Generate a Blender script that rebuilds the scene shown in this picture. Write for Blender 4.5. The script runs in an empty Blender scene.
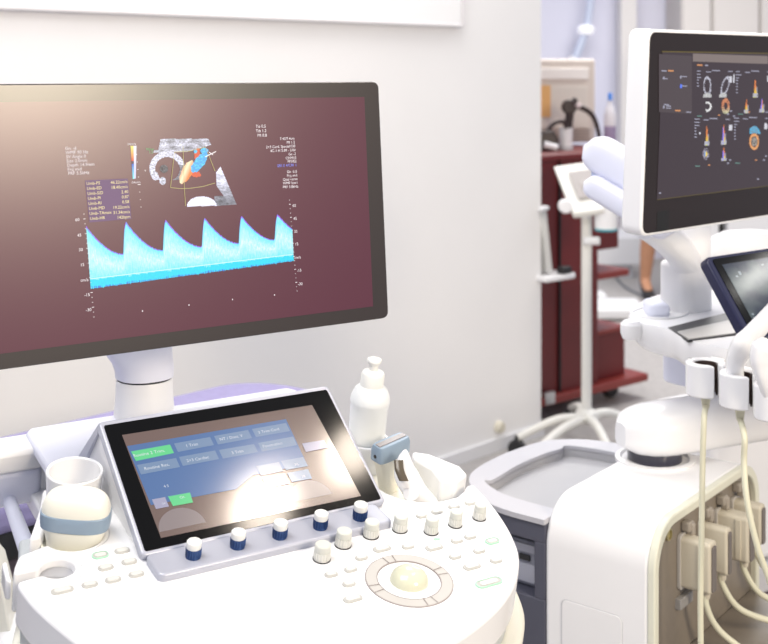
import bpy, bmesh, math, random
from mathutils import Matrix, Vector, noise
random.seed(4)
C = bpy.context.scene.collection
PI = math.pi
def R(d): return math.radians(d)

# ------------------------------------------------------------------ camera
F, CX, HY, CAMZ = 1200.0, 384.0, 70.0, 1.5
cam = bpy.data.cameras.new('camera'); cam_o = bpy.data.objects.new('camera', cam); C.objects.link(cam_o)
cam_o.location = (0, 0, CAMZ); cam_o.rotation_euler = (PI/2, 0, 0)
cam.sensor_width = 36; cam.lens = 36*F/768; cam.shift_y = -(322-HY)/768
cam.dof.use_dof = True; cam.dof.focus_distance = 1.55; cam.dof.aperture_fstop = 7.0
cam.clip_start = .05
bpy.context.scene.camera = cam_o

def ray(px, py): return Vector(((px-CX)/F, 1, -(py-HY)/F))
def W(px, py, Y): return Vector((0, 0, CAMZ)) + ray(px, py)*Y
def onz(px, py, z):
    return W(px, py, (CAMZ-z)*F/(py-HY))
def on(M, px, py, h=0.0):
    """local coordinates on the plane z=h of frame M seen at a pixel"""
    Mi = M.inverted(); o = Mi @ Vector((0, 0, CAMZ)); d = Mi.to_3x3() @ ray(px, py)
    t = (h-o.z)/d.z
    p = o + d*t
    return (p.x, p.y)

# ------------------------------------------------------------------ materials
MATS = {}
def mat(name, col, rough=.45, metal=0.0, emit=None, es=1.0, coat=0.0, spec=None, noise_amt=0.0, noise_scale=40, alpha=None, coat_rough=.05, ior=None, sss=0):
    if name in MATS: return MATS[name]
    m = bpy.data.materials.new(name); m.use_nodes = True
    nt = m.node_tree; b = nt.nodes['Principled BSDF']
    b.inputs['Base Color'].default_value = (*col, 1)
    b.inputs['Roughness'].default_value = rough; b.inputs['Metallic'].default_value = metal
    if emit: b.inputs['Emission Color'].default_value = (*emit, 1); b.inputs['Emission Strength'].default_value = es
    if coat: b.inputs['Coat Weight'].default_value = coat; b.inputs['Coat Roughness'].default_value = coat_rough
    if spec is not None: b.inputs['Specular IOR Level'].default_value = spec
    if ior: b.inputs['IOR'].default_value = ior
    if alpha is not None: b.inputs['Transmission Weight'].default_value = alpha
    if noise_amt:
        tc = nt.nodes.new('ShaderNodeTexCoord'); n = nt.nodes.new('ShaderNodeTexNoise')
        n.inputs['Scale'].default_value = noise_scale; n.inputs['Detail'].default_value = 6
        r = nt.nodes.new('ShaderNodeValToRGB')
        r.color_ramp.elements[0].position = .3; r.color_ramp.elements[1].position = .7
        r.color_ramp.elements[0].color = (*[c*(1-noise_amt) for c in col], 1)
        r.color_ramp.elements[1].color = (*[min(1, c*(1+noise_amt)) for c in col], 1)
        nt.links.new(tc.outputs['Object'], n.inputs['Vector']); nt.links.new(n.outputs['Fac'], r.inputs['Fac'])
        nt.links.new(r.outputs['Color'], b.inputs['Base Color'])
    MATS[name] = m; return m

def vcol_mat(name, strength=1.0, rough=.3):
    m = bpy.data.materials.new(name); m.use_nodes = True; nt = m.node_tree
    b = nt.nodes['Principled BSDF']; a = nt.nodes.new('ShaderNodeVertexColor'); a.layer_name = 'pix'
    b.inputs['Base Color'].default_value = (.01, .01, .01, 1); b.inputs['Roughness'].default_value = rough
    nt.links.new(a.outputs['Color'], b.inputs['Emission Color']); b.inputs['Emission Strength'].default_value = strength
    return m

white = mat('white_plastic', (.82, .82, .83), .38, noise_amt=.012, noise_scale=6)
white2 = mat('white_gloss_plastic', (.86, .86, .87), .22, noise_amt=.01, noise_scale=8)
cream = mat('cream_plastic', (.80, .78, .68), .42)
pale = mat('lavender_cast_plastic', (.76, .78, .90), .35)  # lavender cast of the bluish light put into the scanner plastic's colour
silver = mat('silver_plastic', (.43, .445, .52), .32, metal=.15)
greyp = mat('light_grey_plastic', (.60, .60, .62), .4)
keym = mat('key_grey', (.46, .455, .43), .45)
keyw = mat('key_face', (.64, .64, .61), .45)
ringm = mat('ring_grey', (.50, .48, .45), .45)
dark = mat('dark_plastic', (.02, .02, .022), .4)
black = mat('black_gloss', (.004, .004, .005), .12, coat=.3)
bluek = mat('blue_metal', (.03, .07, .20), .3, metal=.6)
probeblue = mat('blue_grey_plastic', (.25, .33, .42), .35)
slate = mat('slate_body', (.075, .078, .11), .5)
slate2 = mat('slate_dark', (.03, .03, .045), .5)
traym = mat('tray_grey', (.42, .42, .44), .5)
trayrim = mat('tray_rim', (.50, .50, .54), .45)
taupe = mat('taupe_panel', (.25, .215, .175), .42, noise_amt=.03, noise_scale=60)
connm = mat('connector_beige', (.60, .55, .44), .45)
connd = mat('connector_dark', (.16, .14, .13), .5)
cablem = mat('cable_cream', (.70, .68, .52), .5)
burg = mat('burgundy_laminate', (.125, .008, .008), .45, noise_amt=.12, noise_scale=5)
burgl = mat('burgundy_shelf', (.22, .028, .022), .42, noise_amt=.1, noise_scale=5)
steel = mat('steel', (.6, .6, .6), .3, metal=.8)
beige = mat('beige_plastic', (.66, .58, .52), .5)
beige2 = mat('beige_panel', (.66, .60, .54), .5)
orange = mat('orange_sticker', (.75, .42, .16), .6)
lav = mat('lavender_upholstery', (.31, .28, .50), .55, noise_amt=.05, noise_scale=60)
skin_m = mat('skin', (.55, .27, .15), .5, noise_amt=.05, noise_scale=20)
navy = mat('navy_cloth', (.02, .03, .07), .8, noise_amt=.2, noise_scale=80)
hairm = mat('brown_hair', (.05, .025, .015), .55)
greenl = mat('green_light', (.40, .66, .50), .4, emit=(.1, .8, .35), es=.06)
bottlem = mat('white_bottle', (.80, .82, .82), .35)
screenA = mat('monitor_screen', (.008, .002, .004), .30, emit=(.082, .004, .020), es=1, spec=.95)
bezA = mat('monitor_bezel', (.016, .008, .005), .30, spec=.95)
screenT = mat('touch_screen', (.03, .02, .018), .15, emit=(.13, .085, .07), es=1, coat=.8, coat_rough=.13)  # emission of the lit display also holds the brown reflection on its glass
bezT = mat('touch_bezel', (.003, .003, .003), .10, spec=.18)
screenB = mat('second_monitor_screen', (.01, .008, .01), .4, emit=(.040, .028, .034), es=1, spec=.4)
bezB = mat('second_monitor_bezel', (.016, .010, .009), .4, spec=.4)
screenC = mat('tablet_screen', (.02, .025, .03), .15, emit=(.05, .07, .085), es=1, coat=.7, coat_rough=.1)
def glow(name, col, s=1.0):
    return mat(name, (0.01, .01, .01), .5, emit=col, es=s)
txt_w = glow('text_white', (1, .93, .95)); txt_y = glow('text_yellow', (1, .85, .42)); txt_b = glow('text_blue', (.25, .3, .9))
txt_g = glow('text_green', (.2, .6, .25)); line_y = glow('line_yellow', (.55, .5, .2)); box_p = glow('table_purple', (.17, .09, .19))
scan = vcol_mat('scan_image', 1.0)

# ------------------------------------------------------------------ mesh builder
class MB:
    def __init__(s): s.bm = bmesh.new()
    def v(s, p): return s.bm.verts.new(p)
    def f(s, vs):
        try: return s.bm.faces.new(vs)
        except ValueError: return None
    def box(s, c, d, M=Matrix()):
        x, y, z = c; a, b, e = d[0]/2, d[1]/2, d[2]/2
        P = [s.v(M @ Vector((x+i*a, y+j*b, z+k*e))) for k in (-1, 1) for j in (-1, 1) for i in (-1, 1)]
        for q in ((0, 2, 3, 1), (4, 5, 7, 6), (0, 1, 5, 4), (2, 6, 7, 3), (0, 4, 6, 2), (1, 3, 7, 5)): s.f([P[i] for i in q])
        return s
    def loft(s, secs, cap=True, closed=True):
        rows = [[s.v(p) for p in sec] for sec in secs]
        n = len(rows[0])
        for a, b in zip(rows, rows[1:]):
            for i in range(n if closed else n-1):
                j = (i+1) % n; s.f([a[i], a[j], b[j], b[i]])
        if cap: s.f(rows[0][::-1]); s.f(rows[-1])
        return s
    def lathe(s, prof, M=Matrix(), seg=40, cap=True):
        secs = [[M @ Vector((max(r, 1e-4)*math.cos(2*PI*i/seg), max(r, 1e-4)*math.sin(2*PI*i/seg), z)) for i in range(seg)] for r, z in prof]
        return s.loft(secs, cap)
    def cyl(s, c, r, h, M=Matrix(), r2=None, seg=32):
        T = M @ Matrix.Translation(c); r2 = r if r2 is None else r2
        return s.lathe([(r, 0), (r2, h)], T, seg)
    def rod(s, a, b, r, r2=None, seg=20):
        a, b = Vector(a), Vector(b); d = b-a
        M = Matrix.Translation(a) @ d.to_track_quat('Z', 'Y').to_matrix().to_4x4()
        return s.cyl((0, 0, 0), r, d.length, M, r2, seg)
    def prism(s, poly, z0, z1, M=Matrix()):
        return s.loft([[M @ Vector((x, y, z)) for x, y in poly] for z in (z0, z1)])
    def plate(s, loops, z0, z1, M=Matrix()):
        for z, flip in ((z1, False), (z0, True)):
            tb = bmesh.new(); es = []
            for lp in loops:
                vs = [tb.verts.new((x, y, 0)) for x, y in lp]
                es += [tb.edges.new((vs[i], vs[(i+1) % len(vs)])) for i in range(len(vs))]
            bmesh.ops.triangle_fill(tb, use_beauty=True, use_dissolve=False, edges=es)
            for f in tb.faces:
                P = [M @ Vector((q.co.x, q.co.y, z)) for q in f.verts]
                up = f.normal.z > 0
                if up == flip: P.reverse()
                s.f([s.v(p) for p in P])
            tb.free()
        for k, lp in enumerate(loops):
            ar = sum(lp[i][0]*lp[(i+1) % len(lp)][1]-lp[(i+1) % len(lp)][0]*lp[i][1] for i in range(len(lp)))
            L = lp if (ar > 0) == (k == 0) else lp[::-1]
            n = len(L)
            for i in range(n):
                a, b = L[i], L[(i+1) % n]
                s.f([s.v(M @ Vector(p)) for p in ((a[0], a[1], z0), (b[0], b[1], z0), (b[0], b[1], z1), (a[0], a[1], z1))])
        bmesh.ops.remove_doubles(s.bm, verts=s.bm.verts, dist=1e-5)
        return s
    def tube(s, pts, r, seg=12, smooth=8):
        P = spline(pts, smooth) if smooth else [Vector(p) for p in pts]
        n = len(P); rr = r if isinstance(r, (list, tuple)) else None
        secs = []; up = None
        for i, p in enumerate(P):
            t = (P[min(i+1, n-1)]-P[max(i-1, 0)]).normalized()
            if up is None: up = t.orthogonal().normalized()
            up = (up-t*up.dot(t)).normalized(); w = t.cross(up)
            q = r if rr is None else rr[0]+(rr[1]-rr[0])*i/(n-1)
            secs.append([p+(up*math.cos(2*PI*k/seg)+w*math.sin(2*PI*k/seg))*q for k in range(seg)])
        return s.loft(secs)
    def hull(s, pts):
        vs = [s.v(p) for p in pts]
        r = bmesh.ops.convex_hull(s.bm, input=vs)
        bmesh.ops.delete(s.bm, geom=[g for g in r['geom_interior'] if isinstance(g, bmesh.types.BMVert)], context='VERTS')
        return s
    def add(s, mesh, M):
        n = len(s.bm.verts); s.bm.from_mesh(mesh); s.bm.verts.ensure_lookup_table()
        for q in s.bm.verts[n:]: q.co = M @ q.co
        return s

def spline(pts, k):
    P = [Vector(p) for p in pts]
    if len(P) < 3: return P
    out = []
    for i in range(len(P)-1):
        p0 = P[max(i-1, 0)]; p1 = P[i]; p2 = P[i+1]; p3 = P[min(i+2, len(P)-1)]
        for j in range(k):
            t = j/k
            out.append(.5*((2*p1)+(p2-p0)*t+(2*p0-5*p1+4*p2-p3)*t*t+(3*p1-p0-3*p2+p3)*t**3))
    out.append(P[-1]); return out
def smooth2(pts, k=6, closed=True):
    P = [Vector((x, y, 0)) for x, y in pts]; n = len(P); out = []
    for i in range(n):
        p0, p1, p2, p3 = P[i-1], P[i], P[(i+1) % n], P[(i+2) % n]
        for j in range(k):
            t = j/k; q = .5*((2*p1)+(p2-p0)*t+(2*p0-5*p1+4*p2-p3)*t*t+(3*p1-p0-3*p2+p3)*t**3)
            out.append((q.x, q.y))
    return out
def circle(cx, cy, r, n=40, a0=0, a1=2*PI):
    full = abs(a1-a0-2*PI) < 1e-6; m = n if full else n-1
    return [(cx+r*math.cos(a0+(a1-a0)*i/m), cy+r*math.sin(a0+(a1-a0)*i/m)) for i in range(n)]
def rrect(cx, cy, w, h, r, n=6):
    out = []
    for sx, sy, a in ((1, 1, 0), (-1, 1, PI/2), (-1, -1, PI), (1, -1, 3*PI/2)):
        out += circle(cx+sx*(w/2-r), cy+sy*(h/2-r), r, n, a, a+PI/2)
    return out
def sellipse(rx, ry, n=2.6, seg=36):
    out = []
    for i in range(seg):
        a = 2*PI*i/seg; c, s = math.cos(a), math.sin(a)
        out.append((rx*math.copysign(abs(c)**(2/n), c), ry*math.copysign(abs(s)**(2/n), s)))
    return out

def wmat(o):
    M = Matrix()
    while o: M = Matrix.LocRotScale(o.location, o.rotation_euler, None) @ M; o = o.parent
    return M
def obj(name, mb, m, parent=None, bevel=0, seg=3, origin=None, sub=0, ang=35, solid=0):
    me = bpy.data.meshes.new(name)
    bmesh.ops.recalc_face_normals(mb.bm, faces=mb.bm.faces)
    if parent: mb.bm.transform(wmat(parent).inverted())
    elif origin is not None: mb.bm.transform(Matrix.Translation(-Vector(origin)))
    mb.bm.to_mesh(me); mb.bm.free()
    for p in me.polygons: p.use_smooth = True
    me.set_sharp_from_angle(angle=R(ang))
    o = bpy.data.objects.new(name, me); C.objects.link(o); me.materials.append(m)
    if parent: o.parent = parent
    elif origin is not None: o.location = origin
    if bevel:
        b = o.modifiers.new('bevel', 'BEVEL'); b.width = bevel; b.segments = seg; b.limit_method = 'ANGLE'; b.angle_limit = R(ang); b.harden_normals = False
    if sub:
        q = o.modifiers.new('sub', 'SUBSURF'); q.levels = sub; q.render_levels = sub
    return o
def thing(name, label, cat, loc, group=None):
    o = bpy.data.objects.new(name, None); C.objects.link(o); o.location = loc; o.empty_display_size = .1
    return tag(o, label, cat, group)
def tag(o, label, cat, group=None):
    o['label'] = label; o['category'] = cat
    if group: o['group'] = group
    return o
def struct(o): o['kind'] = 'structure'; return o

def text_into(mb, s, x, y, size, M, align='LEFT', h=.0004, sx=1.0):
    cu = bpy.data.curves.new('t', 'FONT'); cu.body = s; cu.size = size; cu.align_x = align; cu.resolution_u = 2
    o = bpy.data.objects.new('t', cu); C.objects.link(o)
    dg = bpy.context.evaluated_depsgraph_get(); dg.update()
    ev = o.evaluated_get(dg); me = ev.to_mesh()
    mb.add(me, M @ Matrix.Translation((x, y, h)) @ Matrix.Diagonal((sx, 1, 1, 1)))
    ev.to_mesh_clear(); bpy.data.objects.remove(o); bpy.data.curves.remove(cu)
def quad(mb, pts, M, h):
    mb.f([mb.v(M @ Vector((x, y, h))) for x, y in pts])
def line(mb, a, b, w, M, h):
    a, b = Vector((a[0], a[1], 0)), Vector((b[0], b[1], 0)); d = (b-a).normalized(); n = Vector((-d.y, d.x, 0))*w/2
    quad(mb, [((a-n).x, (a-n).y), ((b-n).x, (b-n).y), ((b+n).x, (b+n).y), ((a+n).x, (a+n).y)], M, h)
def raster(name, nx, ny, pos, colf, parent, m=scan, drop=True):
    """pos(i,j)->world point, colf(s,t)->rgb or None; display image as a fine coloured grid"""
    bm = bmesh.new(); lay = bm.loops.layers.float_color.new('pix')
    V = [[bm.verts.new(pos(i/nx, j/ny)) for i in range(nx+1)] for j in range(ny+1)]
    for j in range(ny):
        for i in range(nx):
            c = colf((i+.5)/nx, (j+.5)/ny)
            if c is None: continue
            f = bm.faces.new([V[j][i], V[j][i+1], V[j+1][i+1], V[j+1][i]])
            for l in f.loops: l[lay] = (*c, 1)
    for q in [q for q in bm.verts if not q.link_faces]: bm.verts.remove(q)
    me = bpy.data.meshes.new(name); bm.transform(wmat(parent).inverted()); bm.to_mesh(me); bm.free()
    o = bpy.data.objects.new(name, me); C.objects.link(o); me.materials.append(m); o.parent = parent
    return o

# frames ------------------------------------------------------------
U = Vector((.848, .53, 0)).normalized(); V_ = Vector((-U.y, U.x, 0)); Z = Vector((0, 0, 1))
def frame(x, y, z, o):
    M = Matrix.Identity(4)
    for i, a in enumerate((x, y, z)):
        for k in range(3): M[k][i] = a[k]
    for k in range(3): M[k][3] = o[k]
    return M
th = R(11)
S_ = V_*math.cos(th)+Z*math.sin(th); N_ = -V_*math.sin(th)+Z*math.cos(th)
MA = frame(U, S_, N_, V_*1.2+Z*.92)                  # console deck of the left machine: (u, s, h)
def uv(u, v, z): return U*u+V_*v+Z*z
def A(u, s, h): return MA @ Vector((u, s, h))

# ================================================================== ROOM
fl = MB(); fl.box((1, 4.5, -.05), (9, 11, .1))
floor_m = mat('floor_vinyl', (.42, .40, .385), .5, noise_amt=.1, noise_scale=30)
struct(obj('floor', fl, floor_m))
G = Vector((.703, .711, 0)).normalized(); NW = Vector((G.y, -G.x, 0))
MW = frame(G, Z, NW, Vector((.647, 4.945, 0)))       # left partition: x along wall, y up, z towards room
wall_m = mat('wall_paint', (.87, .862, .855), .6, noise_amt=.01, noise_scale=3)
wl = MB(); wl.box((-2.2, 1.6, -.06), (4.4, 3.2, .12), MW); struct(obj('wall_left', wl, wall_m))
bb = MB(); bb.box((-2.2, .024, .008), (4.4, .048, .016), MW); struct(obj('baseboard_left', bb, white))
wb = MB(); wb.box((0, 2, 0), (.1, .1, .1))
wb = MB(); wb.box((2.5, 9.6, 1.6), (7, .12, 3.2))
backm = mat('back_wall_paint', (.74, .74, .86), .6)
struct(obj('wall_back', wb, backm))
# white board on the partition
bd = thing('whiteboard', 'glossy white board hung high on the left partition wall', 'board', MW @ Vector((-1.6, 1.665, .0)))
p = MB(); p.box((-1.62, 2.165, .016), (2.18, 1.0, .024), MW); obj('panel', p, mat('board_white', (.93, .93, .93), .3), bd, .004)
p = MB()
for c, d in (((-1.62, 1.668, .016), (2.2, .012, .032)), ((-1.62, 2.67, .016), (2.2, .012, .032)), ((-.522, 2.165, .016), (.012, 1.0, .032)), ((-2.718, 2.165, .016), (.012, 1.0, .032))): p.box(c, d, MW)
obj('frame', p, mat('board_frame', (.78, .76, .77), .4), bd, .003)
# round cap low on the partition
q = MW.inverted() @ W(500, 427, 4.74)
p = MB(); p.lathe([(.024, 0), (.024, .012), (.019, .022), (.004, .024)], MW @ Matrix.Translation((q.x, q.y, 0)), 28)
tag(obj('door_stop', p, mat('cap_cream', (.72, .68, .56), .5), None, origin=MW @ Vector((q.x, q.y, 0))), 'small round cream stop button low on the white partition wall', 'door stop')

# ================================================================== LEFT MACHINE
ml = thing('ultrasound_scanner', 'white ultrasound scanner with lit waveform monitor and touch panel, in the left foreground', 'ultrasound machine', uv(.65, 1.55, 0))
# deck
FR = [(.962, .112), (.956, .07), (.946, .028), (.931, -.015), (.909, -.056), (.867, -.1), (.81, -.134), (.74, -.158), (.66, -.167), (.58, -.158), (.51, -.134), (.457, -.098), (.412, -.056), (.386, -.014), (.370, .03), (.358, .075), (.3535, .108)]
def fine(pts, k=4): 
    q = spline([(x, y, 0) for x, y in pts], k); return [(a.x, a.y) for a in q]
front = fine(FR)
slot1 = [(.353, .1215)] + circle(.401, .132, .0195, 26, R(-158), R(158)) [::1] + [(.354, .1385)]
left_up = [(.359, .152), (.368, .170)] + circle(.437, .190, .034, 30, R(-164), R(164)) + [(.388, .199), (.402, .228), (.418, .262), (.432, .30)]
right_back = [(.888, .30), (.872, .262), (.845, .235), (.835, .20), (.832, .165), (.838, .135), (.85, .114), (.869, .100), (.895, .092), (.92, .093), (.94, .103), (.95, .113)]
outline = front + slot1 + left_up + right_back
p = MB(); p.prism(outline, -.05, 0, MA); obj('console_deck', p, white2, ml, .005, 3)
# front apron below the deck and lower bumper
ap = [(.66+(x-.66)*.985, y+.004) for x, y in front]
p = MB(); p.prism(ap + [(.40, .28), (.92, .28)], -.075, -.05, MA); obj('apron', p, mat('apron_shade_grey', (.50, .53, .54), .45), ml, .004)  # grey holds the shade below the deck edge in its colour
lip = [(.66+(x-.66)*1.045, (y-.012) if y < .03 else y-.012) for x, y in front]
p = MB(); p.prism(lip + [(.40, .24), (.92, .24)], -.098, -.074, MA); obj('front_bumper', p, cream, ml, .008, 4)
# right probe holder: sunken tray + raised block
p = MB(); p.prism([(.83, .09), (.955, .09), (.95, .13), (.93, .2), (.89, .3), (.83, .3)], -.05, -.03, MA); obj('holder_tray', p, cream, ml, .003)
p = MB(); p.prism([(.917, .128), (.935, .117), (.962, .128), (.966, .15), (.944, .196), (.925, .21), (.914, .19), (.924, .16)], -.03, .006, MA); obj('holder_block', p, white2, ml, .004)
p = MB(); p.lathe([(.030, -.03), (.033, .0), (.033, .012), (.0285, .012), (.0265, -.02), (.001, -.02)], MA @ Matrix.Translation((.876, .256, 0)), 40); obj('bottle_cup', p, white2, ml, .001)
# left cup
p = MB(); p.lathe([(.030, -.03), (.0325, .02), (.0345, .042), (.0335, .0435), (.031, .042), (.029, .0), (.027, -.025), (.001, -.025)], MA @ Matrix.Translation((.4565, .256, 0)), 48); obj('holder_cup', p, white2, ml, .0)
# hole liners
p = MB(); p.lathe([(.0215, -.012), (.0215, -.06), (.001, -.06), (.001, -.058), (.0195, -.058), (.0195, -.012)], MA @ Matrix.Translation((.401, .132, 0)), 32); obj('holder_well', p, greyp, ml)
p = MB(); p.lathe([(.036, -.012), (.036, -.06), (.001, -.06), (.001, -.058), (.034, -.058), (.034, -.012)], MA @ Matrix.Translation((.437, .190, 0)), 32); obj('holder_well', p, cream, ml)
# seam around the left holders
p = MB(); sm = [(.478, .215), (.478, .185), (.468, .162), (.445, .148), (.428, .135), (.425, .112), (.415, .103), (.39, .104)]
p.tube([A(x, y, .0002) for x, y in sm], .0006, 6); obj('seam', p, greyp, ml)
# outer hook of the left holder
p = MB(); p.prism([(.348, .145), (.353, .14), (.358, .18), (.352, .178)], -.035, -.010, MA); obj('holder_hook', p, white2, ml, .003)

# keys
def key(u, s, w=.018, d=.0115, green=False):
    p = MB(); p.prism(rrect(u, s, w, d, min(w, d)*.48), -.0005, .0014, MA); k = obj('key', p, keym, ml, .0006, 2)
    p = MB(); p.prism(rrect(u, s, w*.72, d*.62, d*.28), .0012, .0021, MA); obj('key_top', p, keyw, k)
    if green:
        p = MB(); p.plate([rrect(u, s, w*1.06, d*1.1, d*.5), rrect(u, s, w*.97, d*.95, d*.46)], -.0004, .0019, MA); obj('glow_rim', p, greenl, k)
for i, (u, s) in enumerate([(.451, .135), (.477, .135), (.449, .11), (.477, .111), (.449, .085), (.476, .085), (.423, .086)]): key(u, s, green=(i == 0))
key(.393, .087, .025)
for u, s in [(.679, .001), (.705, .001), (.689, -.023), (.729, .017), (.794, .016), (.858, .004), (.879, .005), (.836, -.024), (.871, -.025), (.878, -.05), (.849, .069), (.873, .07), (.901, .072), (.927, .072)]: key(u, s, .0165, .0105)
for u, s in [(.679, -.049), (.762, .024), (.823, .002), (.843, -.049)]: key(u, s, .024, .0115)
key(.899, -.014, .018, .0105, True); key(.842, -.084, .034, .012, True)
# trackball
MT = MA @ Matrix.Translation((.7575, -.0435, 0))
p = MB(); p.plate([circle(0, 0, .0505, 72), circle(0, 0, .0375, 64)], -.001, .0012, MT); rg = obj('trackball_ring', p, ringm, ml, .0005, 2)
p = MB()
for a in (20, 35, 110, 125, 200, 215, 290, 305):
    c, s = math.cos(R(a-28)), math.sin(R(a-28)); line(p, (.0375*c, .0375*s), (.0505*c, .0505*s), .0009, MT, .0016)
obj('ring_divider', p, mat('divider_brown', (.16, .12, .11), .6), rg)
p = MB(); p.plate([circle(0, 0, .0515, 72), circle(0, 0, .0503, 72)], -.001, .0008, MT); obj('ring_groove', p, mat('groove', (.3, .26, .25), .6), rg)
p = MB(); p.plate([circle(0, 0, .0378, 64), circle(0, 0, .0368, 64)], -.001, .0014, MT); obj('ring_groove', p, mat('groove', (.3, .26, .25), .6), rg)
p = MB(); prof = [(.0225*math.cos(a), .0225*math.sin(a)*.72+.000) for a in [i*PI/2/12 for i in range(13)]]
p.lathe([(.0235, -.001)]+prof, MT, 40); ballm = mat('trackball_ivory', (.66, .66, .50), .18, coat=.4)
obj('trackball', p, ballm, ml)
# knobs
def knob(u, s, h0, body, top, r, hh, fr):
    Mk = MA @ Matrix.Translation((u, s, h0))
    p = MB(); p.lathe([(r*1.03, -.002), (r*1.03, .0015), (r*.97, .002), (r*.97, hh*fr)], Mk, 28); k = obj('knob', p, body, ml, .0004, 2)
    p = MB(); p.lathe([(r*.97, hh*fr), (r, hh*fr+.0005), (r, hh-.001), (r*.9, hh), (r*.1, hh+.0002)], Mk, 28); obj('knob_cap', p, top, k)
    p = MB()
    for i in range(18):
        a = 2*PI*i/18; p.box((r*.985*math.cos(a), r*.985*math.sin(a), hh*fr*.5+.001), (.0012, .0012, hh*fr*.8), Mk)
    obj('knurl', p, body, k)
    if body is not bluek:
        p = MB(); p.lathe([(r*1.12, -.001), (r*1.12, .0012), (r*.9, .0013)], Mk, 28); obj('knob_base', p, dark, k)
capw = mat('knob_cap_white', (.80, .80, .77), .4); capg = mat('knob_cap_grey', (.62, .63, .58), .45); kbody = mat('knob_body_silver', (.72, .72, .68), .35, metal=.25)
for u in (.5415, .597, .652, .707, .763): knob(u, .081, .009, bluek, capw, .0086, .0195, .58)
WK = [(.684, .033), (.722, .049), (.764, .054), (.805, .052), (.839, .033), (.877, .035), (.916, .037)]
for i, (u, s) in enumerate(WK):
    knob(u, s, 0, kbody, capg, .0096-.0003*i, .0195, .55)
    p = MB(); p.prism(rrect(u-.002, s-.0165, .008, .004, .0015), 0, .0012, MA); obj('indicator', p, greenl if i == 4 else white2, ml)

# touch panel
tp = R(26)
MTP = MA @ Matrix.Translation((.6525, .104, .008)) @ Matrix.Rotation(tp, 4, 'X')
PW, PH = .327, .191
p = MB(); p.prism(rrect(0, PH/2, PW, PH, .006), -.012, .0, MTP); tpo = obj('touch_panel', p, silver, ml, .0025, 3)
p = MB(); p.prism(rrect(0, PH/2-.001, PW-.010, PH-.012, .003), -.001, .0006, MTP); obj('glass', p, bezT, tpo)
# display area
c = [on(MTP, *q, .001) for q in ((122, 435), (312, 405), (361, 496), (161, 538))]
p = MB(); quad(p, [c[3], c[2], c[1], c[0]], MTP, .001); obj('touch_display', p, screenT, tpo)
mT = lambda px, py: on(MTP, px, py, .0016)
bl_menu = mat('menu_blue', (.02, .03, .05), .15, emit=(.055, .125, .30), es=1, coat=.8, coat_rough=.13)
bl_btn = mat('button_blue', (.02, .03, .05), .15, emit=(.16, .235, .36), es=1, coat=.8, coat_rough=.13)
gr_btn = mat('button_green', (.02, .06, .03), .15, emit=(.10, .56, .22), es=1, coat=.8, coat_rough=.13)
lav_btn = mat('button_lavender', (.03, .03, .05), .15, emit=(.34, .33, .44), es=1, coat=.8, coat_rough=.13)
p = MB(); quad(p, [mT(151, 505), mT(236, 489), mT(253, 475), mT(307, 464), mT(286, 419), mT(127, 446)][::1], MTP, .0014); obj('menu_area', p, bl_menu, tpo)
def tbtn(m, *px):
    p = MB(); quad(p, [on(MTP, *q, .0018) for q in px], MTP, .0018); obj('touch_button', p, m, tpo)
tbtn(gr_btn, (136, 461), (174, 453), (170, 444.5), (131, 451.5))
tbtn(bl_btn, (178, 452), (214, 445), (210, 437), (174, 443.5)); tbtn(bl_btn, (218, 444.5), (252, 438), (248, 430), (214, 436)); tbtn(bl_btn, (256, 437), (290, 431), (286, 423), (252, 429))
tbtn(bl_btn, (141, 474.5), (180, 467), (176, 458), (137, 465)); tbtn(bl_btn, (183, 466), (219, 459), (215, 450.5), (179, 457)); tbtn(bl_btn, (223, 458.5), (258, 452), (254, 444), (219, 450)); tbtn(bl_btn, (262, 451.5), (297, 445), (293, 436.5), (258, 443))
tbtn(lav_btn, (156, 509), (169, 506.5), (165, 497), (152, 499.5)); tbtn(gr_btn, (173, 506), (193, 502.5), (190, 492.5), (168, 496.5))
tbtn(bl_btn, (261, 475.5), (283, 471), (279, 462), (256, 466)); tbtn(bl_btn, (286, 470), (308, 466), (303, 457), (281, 461)); tbtn(lav_btn, (267, 488), (290, 483.5), (285, 473.5), (262, 478)); tbtn(bl_btn, (292, 482), (312, 478.5), (308, 469), (287, 473))
tbtn(lav_btn, (306, 452), (328, 447.5), (324, 440), (302, 443.5))
for cx_, cy_, r_ in ((183, 527, 22), (270, 508, 20), (312, 498, 20)):     # round soft dials cut by the lower edge
    cc = mT(cx_, cy_); base = on(MTP, cx_, 0, .0016)
    p = MB(); pts = [(cc[0]+.029*math.cos(t*PI/20), cc[1]+.026*math.sin(t*PI/20)) for t in range(21)]
    p.f([p.v(MTP @ Vector((x, y, .0013))) for x, y in pts]); obj('soft_dial', p, mat('dial_mauve', (.03, .03, .03), .15, emit=(.23, .18, .18), es=1, coat=.8, coat_rough=.13), tpo)
p = MB()
for s, px, py, sz in (('Routine 2 Trim.', 133.5, 457.5, .0055), ('1 Trim', 186, 447.5, .0052), ('NT / Doct. V', 220, 441, .0052), ('3 Trim Card', 258.5, 434, .0052), ('Routine Res.', 144.5, 470.5, .0055), ('2+3 Cardiac', 187, 462.5, .0052), ('3 Trim', 232, 454.5, .0052), ('Penetration', 263, 448, .0052), ('XL', 295, 466, .0045), ('Off', 162, 505, .003), ('On', 180, 499, .0042), ('4 S', 164, 488, .0045), ('10', 302, 478, .0045)):
    x, y = mT(px, py); text_into(p, s, x, y, sz*1.15, MTP, h=.0021)
obj('menu_text', p, glow('menu_text_white', (.62, .66, .72)), tpo)
# flange with the blue knobs
p = MB(); p.prism(rrect(.6465, .083, .307, .046, .008), -.004, .009, MA); obj('knob_bar', p, silver, tpo, .003)
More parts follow.
